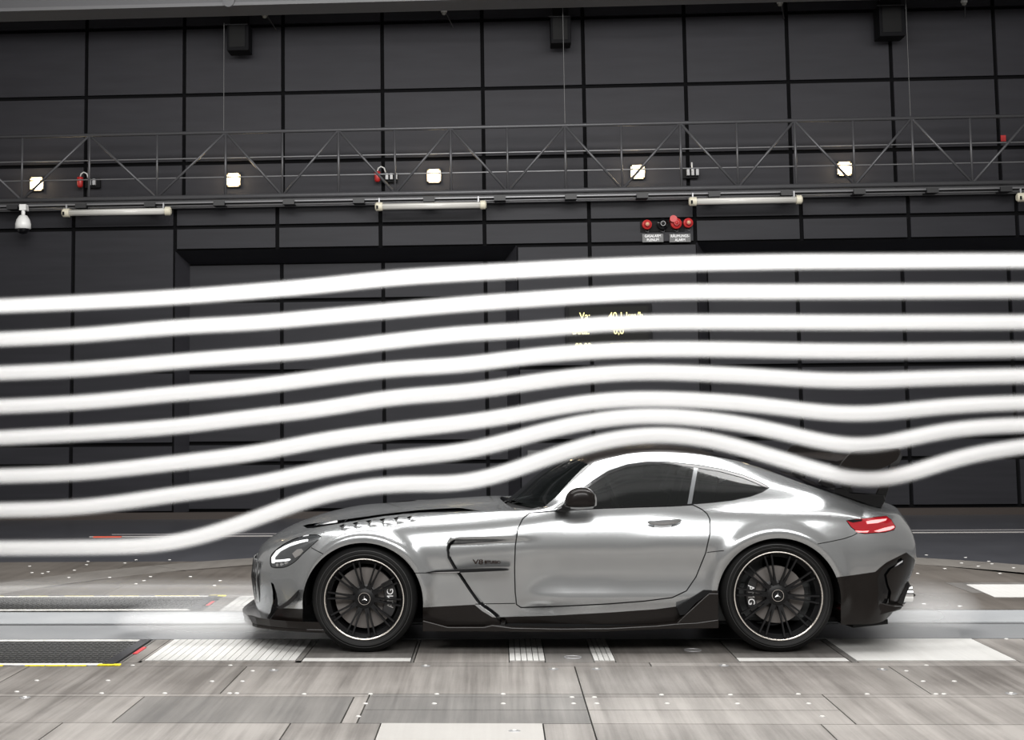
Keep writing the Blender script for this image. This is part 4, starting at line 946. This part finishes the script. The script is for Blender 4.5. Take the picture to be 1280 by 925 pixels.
# ---- wheels
def wheel(cx, cz, R, rr, width, sd, yface, nspk, disc_r, disc_in, cal_x, hub_r):
    """axle along y; origin at hub; outer face towards the viewer for sd=1"""
    w = empty('wheel', (0, 0, 0)); w.parent = car; w.matrix_parent_inverse = Matrix(); w.location = (cx - .45, -sd * yface, cz); w.rotation_euler = (0, 0, 0 if sd > 0 else math.pi)
    def P(mb, name, m, smooth=True, angle=35, bevel=0): o = mb.obj(name, m, w, smooth, bevel, angle); return o
    h = R - rr
    prof = [(rr - .004, .018), (rr + .012, .004), (rr + h * .45, -.002 + .0), (R - .030, .010), (R - .010, .026), (R, .050), (R + .0, width / 2), (R, width - .05), (R - .012, width - .022), (rr + h * .4, width), (rr, width - .02)]
    P(MB().lathe(prof, 72, 'y'), 'tyre', TYRE)
    tr = MB()
    for q in (R - .034, rr + .026): tr.tube([(q * math.cos(a), .002 if q < R - .05 else .006, q * math.sin(a)) for a in np.linspace(0, 2 * math.pi, 73)[:-1]], .0022, 5, closed=True)
    P(tr, 'sidewall_rib', mat('tyre_rib', (.03, .03, .03), .5))
    P(MB().lathe([(rr - .002, .004), (rr + .002, -.003), (rr - .003, -.004), (rr - .0065, .0), (rr - .0065, .012)], 72, 'y'), 'rim_edge', RIM_EDGE)
    P(MB().lathe([(rr - .006, .010), (rr - .022, .030), (rr - .034, .040), (rr - .040, .10), (rr - .050, width - .03)], 72, 'y'), 'rim_barrel', RIM)
    spm = MB()
    a0 = .045; r1 = rr - .016; 
    vs = []
    for r, hw, yo, th in ((.060, .009, .030, .030), (rr * .55, .0048, .020, .022), (r1, .0055, .010, .02)):
        vs += [(r, yo, -hw), (r, yo, hw), (r, yo + th, hw * 1.2), (r, yo + th, -hw * 1.2)]
    ff = [(0, 1, 2, 3)[::-1], (8, 9, 10, 11)]
    for i in (0, 4):
        for k in range(4): ff.append((i + k, i + (k + 1) % 4, i + 4 + (k + 1) % 4, i + 4 + k))
    spm.add(vs, ff); sme = spm.mesh('spoke'); sme.materials.append(RIM)
    for k in range(nspk):
        for d_ in (-1, 1):
            o = bpy.data.objects.new('spoke', sme); COL.objects.link(o); o.parent = w; o.rotation_euler = (0, 2 * math.pi * k / nspk + d_ * .085 + .1, 0)
    P(MB().lathe([(.0, .020), (.030, .020), (.034, .024), (.060, .027), (.072, .036), (.074, .07)], 40, 'y'), 'hub', RIM)
    P(MB().tube([(hub_r * math.cos(a), .018, hub_r * math.sin(a)) for a in np.linspace(0, 2 * math.pi, 41)[:-1]], .0018, 6, closed=True), 'hub_ring', RIM_EDGE)
    st_ = MB()
    for k in range(3):
        a = math.pi / 2 + k * 2 * math.pi / 3; st_.add([(0, .016, 0), (.005 * math.cos(a + 1), .018, .005 * math.sin(a + 1)), (.020 * math.cos(a), .018, .020 * math.sin(a)), (.005 * math.cos(a - 1), .018, .005 * math.sin(a - 1))], [(0, 1, 2, 3)])
    P(st_, 'hub_star', CHROME, False, 0)
    yd = .085
    P(MB().lathe([(disc_in, yd + .0), (disc_in + .004, yd - .004), (disc_r - .002, yd - .004), (disc_r, yd), (disc_r, yd + .034), (disc_in, yd + .034)], 72, 'y'), 'brake_disc', DISC)
    P(MB().lathe([(.0, yd - .012), (disc_in - .02, yd - .012), (disc_in + .006, yd - .002)], 48, 'y'), 'disc_bell', mat('bell_dark', (.035, .033, .033), .45, .3))
    cs = cal_x; m = MB(); pts = []
    a1 = .62
    for a in np.linspace(-a1, a1, 13): pts.append(((disc_r + .014) * math.cos(a) * 1.0, (disc_r + .014) * math.sin(a)))
    for a in np.linspace(a1, -a1, 13): pts.append(((disc_in + .046) * math.cos(a), (disc_in + .070) * math.sin(a)))
    m.prism([(cs * x, z) for x, z in pts], yd - .034, yd + .06, 'xz'); cal = P(m, 'brake_caliper', mat('caliper_black', (.010, .010, .011), .3, coat=.4), False, 30, .004)
    tx = text('AMG', .058, (cs * (disc_r * .5 + disc_in * .5 + .028), yd - .036, 0), WHITE_PRINT, 'caliper_lettering', cal, .0006, (math.pi / 2, -cs * math.pi / 2 if sd else 0, 0), 1.0)
    return w
for sd in (1, -1):
    wheel(WF[0], WF[1], .341, .256, .28, sd, .968, 10, .195, .082, 1 * sd, .0375)
    wheel(WR[0], WR[1], .355, .276, .33, sd, .972, 10, .180, .090, -1 * sd, .036)

# ================================================================ catwalk
cw = empty('catwalk', (0, 12.1, 4.83)); tag(cw, 'grey steel catwalk with diagonal lattice railing across the panelled wall', 'catwalk')
YT = 12.10
def cpart(mb, name, m, **k): o = mb.obj(name, m, None, **k); o.parent = cw; o.matrix_parent_inverse = Matrix.Translation((0, -12.1, -4.83)); return o
ZT, ZBt = 5.81, 4.82
cpart(MB().tube([(-9.4, YT, ZT), (9.3, YT, ZT)], .028, 10), 'top_rail', STEEL, smooth=True)
cpart(MB().tube([(-9.4, YT, ZBt), (9.3, YT, ZBt)], .038, 10), 'bottom_chord', STEEL, smooth=True)
for z in (5.455, 5.155): cpart(MB().tube([(-9.4, YT + .32, z + .02), (9.3, YT + .32, z + .02)], .010, 6), 'wire_rail', STEEL_LIGHT, smooth=True)
nodes = [(-9.30, 0), (-8.26, 1), (-7.216, 0), (-6.172, 1), (-5.125, 0), (-4.072, 1), (-3.202, 0), (-2.346, 1), (-1.491, 0), (-.647, 1), (.205, 0), (1.072, 1), (1.909, 0), (2.789, 1), (3.623, 0), (4.479, 1), (5.333, 0), (6.195, 1), (7.04, 0), (7.942, 1), (8.8, 0)]
for (xa, ta), (xb, tb) in zip(nodes[:-1], nodes[1:]):
    za, zb_ = (ZT if ta else ZBt), (ZT if tb else ZBt)
    cpart(MB().tube([(xa, YT, za), (xb, YT, zb_)], .019, 8), 'diagonal', STEEL, smooth=True)
for x, t in nodes:
    cpart(MB().tube([(x, YT, ZBt), (x, YT, ZT)], .016 if t == 0 else .019, 8), 'upright', STEEL, smooth=True)
    cpart(MB().tube([(x, YT, ZBt + .0), (x, YT + .30, ZBt)], .02, 6), 'cross_tie', STEEL)
cpart(MB().box((0, YT + .16, 4.765), (18.7, .30, .03)), 'deck', mat('deck_dark', (.03, .03, .032), .6))
for y, z, r in ((YT - .02, 4.735, .016), (YT + .05, 4.70, .014), (YT + .16, 4.69, .014)):
    cpart(MB().tube([(-9.4, y, z), (9.3, y, z)], r, 6), 'conduit', STEEL_LIGHT, smooth=True)
for x in np.arange(-8.4, 9, 1.06):
    cpart(MB().box((x, YT + .06, 4.715), (.17, .26, .07), Matrix.Rotation(.0, 3, 'Z')), 'clamp', mat('clamp_black', (.008, .008, .009), .5))
# suspension wires
for nme, x, lb in (('suspension_wire', -4.10, 'thin hanging wire left, in front of the first dark hanging box'), ('suspension_wire', 1.075, 'thin hanging wire in the middle, in front of the second hanging box'), ('suspension_wire', 6.18, 'thin hanging wire right, beside the third hanging box')):
    o = MB().tube([(x, YT, ZT), (x, YT, zb + .0 if x < 0 else 8.02)], .0045, 6).obj(nme, mat('wire_grey', (.12, .12, .12), .5, .3)); tag(o, lb, 'wire', 'wires holding the catwalk')
# floodlights on the upper wall
FL = ['leftmost of the five glowing square floodlights behind the railing, cut by a diagonal', 'second glowing square floodlight from the left behind the railing', 'middle glowing square floodlight, above the second fluorescent tube', 'fourth glowing square floodlight from the left, crossed by a diagonal', 'rightmost glowing square floodlight, above the black recess on the right']
for i, (px, py) in enumerate([(46, 230), (292, 225), (542.5, 220), (797, 215), (1055.5, 211)]):
    q = uY(px, py, 12.93); t = empty('floodlight', tuple(q)); tag(t, FL[i], 'floodlight', 'square floodlights on the back wall')
    def fp(mb, n, m): return mb.obj(n, m, t)
    w = .108
    for a, b, c_, d_ in ((0, w - .012, 2 * w, .024), (0, -w + .012, 2 * w, .024), (w - .012, 0, .024, 2 * w), (-w + .012, 0, .024, 2 * w)): fp(MB().box((a, 0, b), (c_, .03, d_)), 'frame', FLOOD_FR)
    fp(MB().box((0, .03, 0), (2 * w - .03, .04, 2 * w - .03)), 'reflector', FLOOD_FR)
    fp(MB().lathe([(0, -.012), (.055, -.010), (.082, .0), (.085, .008)], 20, 'y'), 'lamp_glass', FLOOD)
    l = bpy.data.lights.new('flood_beam', 'POINT'); l.energy = 5; l.color = (1, .80, .52); l.shadow_soft_size = .08
    lo = bpy.data.objects.new('flood_beam', l); COL.objects.link(lo); lo.parent = t; lo.location = (0, -.14, 0)
# fluorescent tubes under the catwalk
FT = ['leftmost fluorescent tube lamp below the catwalk, right of the dome camera', 'second fluorescent tube lamp from the left below the catwalk', 'third fluorescent tube lamp, above and right of the red alarm lamps', 'fluorescent tube lamp cut off by the right edge of the picture']
for i, (a, b, y0, y1) in enumerate([(78, 214, 266, 264), (469, 608, 258, 256.5), (861, 1003, 251, 250.5), (1271, 1411, 246, 245)]):
    A, B = uY(a, y0, 12.05), uY(b, y1, 12.05); c_ = (A + B) / 2; L = B[0] - A[0]
    t = empty('fluorescent_lamp', tuple(c_)); tag(t, FT[i], 'lamp', 'fluorescent tube lamps under the catwalk')
    MB().tube([(-L / 2 + .1, 0, 0), (L / 2 - .08, 0, 0)], .050, 16).obj('tube_cover', TUBE, t, True)
    MB().tube([(-L / 2 + .1, -.045, .012), (L / 2 - .08, -.045, .012)], .012, 8).obj('inner_tube', mat('tube_white', (.75, .74, .70), .2), t, True)
    MB().tube([(-L / 2, 0, 0), (-L / 2 + .02, 0, 0), (-L / 2 + .11, 0, 0)], [.05, .068, .068], 16).obj('end_cap', CREAM, t, False)
    MB().tube([(L / 2 - .09, 0, 0), (L / 2 - .02, 0, 0), (L / 2, 0, 0)], [.068, .068, .045], 16).obj('end_cap', CREAM, t, False)
    MB().box((-L / 2 + .035, -.066, -.015), (.03, .01, .05)).obj('latch', BLACK_MATT, t)
    for x in (-L / 2 + .06, L / 2 - .12): MB().box((x, .01, .085), (.02, .03, .09)).obj('bracket', STEEL_LIGHT, t)
# dome camera
q = uY(29, 272, 12.0); t = empty('dome_camera', tuple(q)); tag(t, 'white dome security camera hanging below the catwalk at far left', 'camera')
MB().tube([(0, 0, .12), (0, 0, .02)], .03, 12).obj('stem', WHITE_PL, t, True); MB().box((0, .03, .155), (.10, .14, .09)).obj('mount', WHITE_PL, t)
MB().lathe([(.03, .04), (.06, .03), (.10, -.03), (.118, -.10), (.118, -.17), (.10, -.175)], 24, 'z').obj('housing', WHITE_PL, t, True)
MB().lathe([(.098, -.172), (.085, -.215), (.05, -.245), (0, -.255)], 24, 'z').obj('dome_window', BLACK_GLOSS, t, True)
# small white ceiling sensors
for i, (x, y, lb) in enumerate([(331, 18, 'small white dome sensor between the first two hanging boxes, nearer the left'), (555, 14, 'small white dome sensor left of the middle hanging box'), (975, 3, 'small white dome sensor at the top edge, left of the third hanging box'), (1205, 2, 'small white dome sensor at the top edge near the right corner')]):
    q = uY(x, y, 12.6); t = empty('dome_sensor', tuple(q)); tag(t, lb, 'sensor', 'dome sensors along the top of the wall')
    MB().lathe([(0, .06), (.035, .055), (.05, .0), (.045, -.02)], 16, 'z').obj('housing', WHITE_PL, t, True)
    MB().lathe([(.042, -.02), (.03, -.055), (0, -.065)], 16, 'z').obj('lens', mat('sensor_lens', (.3, .3, .28), .1), t, True)
    MB().tube([(0, 0, .05), (.0, .0, 8.0 - q[2])], .008, 6).obj('stem', BLACK_MATT, t)
    MB().tube([(.02, .02, .0), (.13, .37, -.16)], .008, 6).obj('cable', STEEL, t)
# hanging boxes
for (x0_, x1_, y0_, y1_, lb) in [(284, 311, 30, 63, 'dark hanging box at upper left, behind the left wire'), (688, 714, 20, 54, 'dark grey hanging box at the top middle, behind the middle wire'), (1098, 1132, 6, 45, 'dark hanging box at upper right, beside the right wire')]:
    A, B = uY(x0_, y0_, 12.45), uY(x1_, y1_, 12.45); w, h = B[0] - A[0], A[2] - B[2]; t = empty('hanging_box', ((A[0] + B[0]) / 2, 12.6, (A[2] + B[2]) / 2)); tag(t, lb, 'box', 'hanging boxes along the top of the wall')
    MB().box((0, 0, 0), (w, .34, h)).obj('casing', mat('box_black', (.004, .004, .005), .6, 0, .1), t, bevel=.01)
    MB().box((-.01, -.175, .02), (w * .72, .012, h * .84)).obj('front_cover', mat('box_cover', (.008, .008, .008), .6, 0, .15), t)
    MB().box((-.0, 0, h / 2 + .5), (w * .8, .2, 1.0)).obj('hanger', BLACK_MATT, t)
    MB().box((-.02, -.18, h * .46), (w * 1.05, .01, .012)).obj('trim_strip', STEEL, t)
q = uY(286, 2, 11.18); t = MB().lathe([(0, -.03), (.085, -.03), (.09, .0), (.09, .05)], 24, 'y', tuple(q)).obj('pulley', mat('pulley_grey', (.14, .14, .145), .4, .3), smooth=False); tag(t, 'round grey pulley on the beam above the left wire', 'pulley')
# alarm horns behind the railing
def socket(px, py, lb, red=True, n=2):
    q = uY(px, py, 12.90); t = empty('alarm_box' if red else 'socket_box', tuple(q)); tag(t, lb, 'alarm' if red else 'socket', 'alarm horns behind the railing' if red else None)
    MB().box((.10, .03, -.01), (.24, .05, .15)).obj('backplate', BLACK_MATT, t)
    for k in range(n): MB().box((.06 + k * .07, -.02, 0), (.045, .06, .10)).obj('grey_module', mat('module_grey', (.42, .42, .42), .4), t, bevel=.005)
    if red:
        MB().lathe([(0, -.09), (.03, -.085), (.045, -.06), (.048, .07), (.04, .08), (0, .08)], 16, 'z', (-.09, -.04, 0)).obj('red_horn', RED_PL, t, True)
        MB().tube([(-.09, -.04, .08), (-.07, -.05, .13), (-.03, -.05, .155), (.02, -.05, .13), (.04, -.04, .06)], .011, 8).obj('white_cable', WHITE_PL, t, True)
    else: MB().tube([(.12, -.05, .02), (.115, -.06, .15)], .012, 8).obj('white_plug', WHITE_PL, t)
socket(108, 228, 'red alarm horn with grey box behind the railing at left'); socket(479, 221, 'red alarm horn with white looped cable above the second tube lamp', True, 3)
socket(855, 216, 'small black socket box with a white plug behind the railing', False, 3)
q = uY(1254, 173, 12.97); o = MB().box(tuple(q), (.075, .02, .095)).obj('red_label', RED_PL); tag(o, 'small red label on the upper wall near the right edge', 'label')
q = uY(857, 140, 12.96)
# alarm lamp cluster with two signs
t = empty('alarm_cluster', tuple(uY(832, 284, 12.36))); tag(t, 'row of red and black alarm beacons with two German signs', 'alarm')
q0 = np.array(t.location)
def at(px, py, y=12.36): return tuple(uY(px, py, y) - q0)
MB().box(at(828, 283, 12.38), (.66, .03, .16)).obj('backplate', BLACK_MATT, t)
for px, m, r in ((808.5, RED_PL, .075), (828, BLACK_GLOSS, .085), (845, RED_PL, .085), (860, RED_PL, .075)):
    c_ = at(px, 281 - (px - 808) * .04, 12.33); MB().lathe([(0, -.10), (r * .45, -.10), (r * .6, -.06), (r * .95, -.045), (r, .0), (r, .03)], 20, 'y', c_).obj('beacon', m, t, angle=35)
    MB().lathe([(0, -.115), (r * .3, -.112), (r * .34, -.10)], 14, 'y', c_).obj('beacon_lens', mat('beacon_lens', (.55, .35, .2), .2) if m is RED_PL and px != 845 else m, t, True)
    MB().tube([(c_[0] + .03, c_[1], c_[2] - r), (c_[0] + .02, c_[1] - .03, c_[2] - r - .04), (c_[0] - .03, c_[1], c_[2] - r - .02)], .006, 6).obj('cable', STEEL, t, True)
c_ = at(841, 276, 12.33); MB().tube([c_, (c_[0], c_[1] - .10, c_[2] + .02)], .055, 16).obj('beacon', RED_PL, t, False)
for px, a, b in ((816, 'GASALARM', 'PLENUM'), (850, 'RÄUMUNGS-', 'ALARM')):
    c_ = at(px, 297.5, 12.36); s_ = MB().box(c_, (.315, .016, .125)).obj('sign', mat('sign_plate', (.08, .08, .08), .4), t)
    for tx, dz in ((a, .028), (b, -.030)):
        o = text(tx, .056, (c_[0], c_[1] - .009, c_[2] + dz), WHITE_PRINT, 'sign_lettering', s_, .001, sx=.86, bold=.0008)
# display board
A, B = uY(706, 381, 12.35), uY(816, 447, 12.35); cx_, cz_ = (A[0] + B[0]) / 2, (A[2] + B[2]) / 2; w, h = B[0] - A[0], A[2] - B[2]
t = empty('display_board', (cx_, 12.352, cz_)); tag(t, 'black display board with amber speed, angle and temperature readings', 'display')
MB().box((0, .0, 0), (w, .06, h)).obj('casing', BLACK_MATT, t, bevel=.008); MB().box((0, -.034, 0), (w - .12, .01, h - .08)).obj('screen', mat('display_face', (.006, .006, .005), .5, 0, .15), t)
for k, (s_, px, py, sz) in enumerate([('Va:', 731, 395.5, .150), ('40,1 km/h', 782.5, 395, .150), ('Beta:', 726, 414, .150), ('0,0 °', 777, 413.5, .150), ('00:00', 729, 433, .125), ('22,7 °C', 777.5, 433, .125)]):
    q = uY(px, py, 12.31); text(s_, sz, (q[0] - cx_, -.041, q[2] - cz_), LED, 'display_text', t, .001, sx=.86, bold=.001)
q = uY(668, 567, 12.36); t = MB().box(tuple(q), (.20, .02, .10)).obj('wall_sign', mat('small_sign', (.07, .07, .07), .4)); tag(t, 'small grey sign on the wall just above the windscreen', 'sign')
# ================================================================ smoke
SX = [0, 88, 237, 320, 400, 478, 605, 640, 740, 807, 874, 950, 1000, 1080, 1110, 1140, 1200, 1280]
SY = [[382.5,378.7,370.3,364,357.2,348.8,340.4,338.5,333.5,330.8,329,327.8,327,326.8,326.6,326.4,326,325.7],
 [424.2,420,407.8,403.6,396.4,389.3,378.3,376,369.3,366,364.8,365,364.8,364.6,364.5,364.3,364,363.6],
 [466.4,462.6,450.4,444,437.7,428,415.4,413.9,406.1,403,402.6,402.7,402.8,403.1,403,402.9,402.8,402.5],
 [508.1,504,490.4,482.9,472.3,462.6,453.3,448,439,436.6,436.4,437.5,438.5,439,439,438.8,438,437.3],
 [547.3,542.7,531.3,520.8,511.5,498.4,487,481.5,468.5,465,466.8,470.3,474,475.8,474.8,473.6,471.5,469.5],
 [595,592,576.4,566.3,550.5,539.8,525,519.4,502,498.3,500.6,506,512.7,517.7,515.5,512,506.5,503.3],
 [637.6,635,615.6,605,587.5,575,559.3,549.5,526,519.2,523,534,546,558.4,554,546.5,535.5,531],
 [685.2,684.4,674.7,648,619.5,606,599.5,588,554.3,543.2,546.9,566.3,580.7,601,599.5,591,571.3,557.9]]
SML = ['topmost white smoke streamline, passing below the red alarm beacons', 'second white smoke streamline from the top, grazing the display board top', 'third white smoke streamline, crossing the middle of the display board', 'fourth white smoke streamline, crossing the foot of the display board', 'fifth white smoke streamline from the top, just below the display board', 'sixth white smoke streamline, the third one above the car roof', 'seventh white smoke streamline, second above the roof and dipping over the wing', 'lowest white smoke streamline, hugging bonnet, roof and rear wing']
SM = smoke_mat('smoke_streamline', 2.2, 10.0)
YS = 0.10
for k in range(8):
    kn = np.array(SX, float); yy = np.array(SY[k], float)
    T = tangents(yy[:, None], kn); xs = np.linspace(0, 1280, 129); i = np.clip(np.searchsorted(kn, xs, 'right') - 1, 0, len(kn) - 2); h = kn[i + 1] - kn[i]; u = (xs - kn[i]) / h
    ys = hermite(yy[i], yy[i + 1], T[i, 0], T[i + 1, 0], h, u)
    ys = np.convolve(np.pad(ys, 4, mode='reflect', reflect_type='odd'), np.ones(9) / 9, 'valid')
    pts = [uY(x, y, YS) for x, y in zip(xs, ys)]
    a, b = pts[0], pts[-1]; sl = (pts[-1][2] - pts[-4][2]) / (pts[-1][0] - pts[-4][0]); sl0 = (pts[3][2] - pts[0][2]) / (pts[3][0] - pts[0][0])
    pre = [np.array([a[0] - d, YS, a[2] - sl0 * d * .5]) for d in (3.2, 2.2, 1.2, .6, .25)]; post = [np.array([b[0] + d, YS, b[2] + sl * d * .4]) for d in (.25, .6, 1.2, 2.2, 3.2)]
    allp = pre + pts + post
    t = MB().tube(allp, .080, 40, caps=False).obj('smoke_streamline', SM, smooth=True); tag(t, SML[k], 'smoke', 'smoke streamlines over the car')
# soft white haze shapes added for blurred glare at nose and tail
def haze(name, c, r, k, lb):
    m = MB(); n, p = 40, 20; v = []; f = []
    for i in range(p + 1):
        th = math.pi * i / p
        for j in range(n): v.append((c[0] + r[0] * math.sin(th) * math.cos(2 * math.pi * j / n), c[1] + r[1] * math.sin(th) * math.sin(2 * math.pi * j / n), c[2] + r[2] * math.cos(th)))
    for i in range(p):
        for j in range(n): f.append((i * n + j, i * n + (j + 1) % n, (i + 1) * n + (j + 1) % n, (i + 1) * n + j))
    o = m.add(v, f).obj(name, smoke_mat(name + '_haze', k, 2.2), smooth=True); tag(o, lb, 'smoke'); return o

haze('floor_glare', (-3.1, 2.45, .10), (1.7, .55, .13), .30, 'thin white haze added for blurred glare over the far treadmill mat at left')
haze('floor_glare', (-1.95, .75, .12), (.75, .45, .16), .45, 'thin white haze added for blurred glare on the belt in front of the car nose')
haze('floor_glare', (2.75, .9, .16), (.55, .5, .22), .40, 'thin white haze added for blurred glare on the floor behind the exhaust tips')
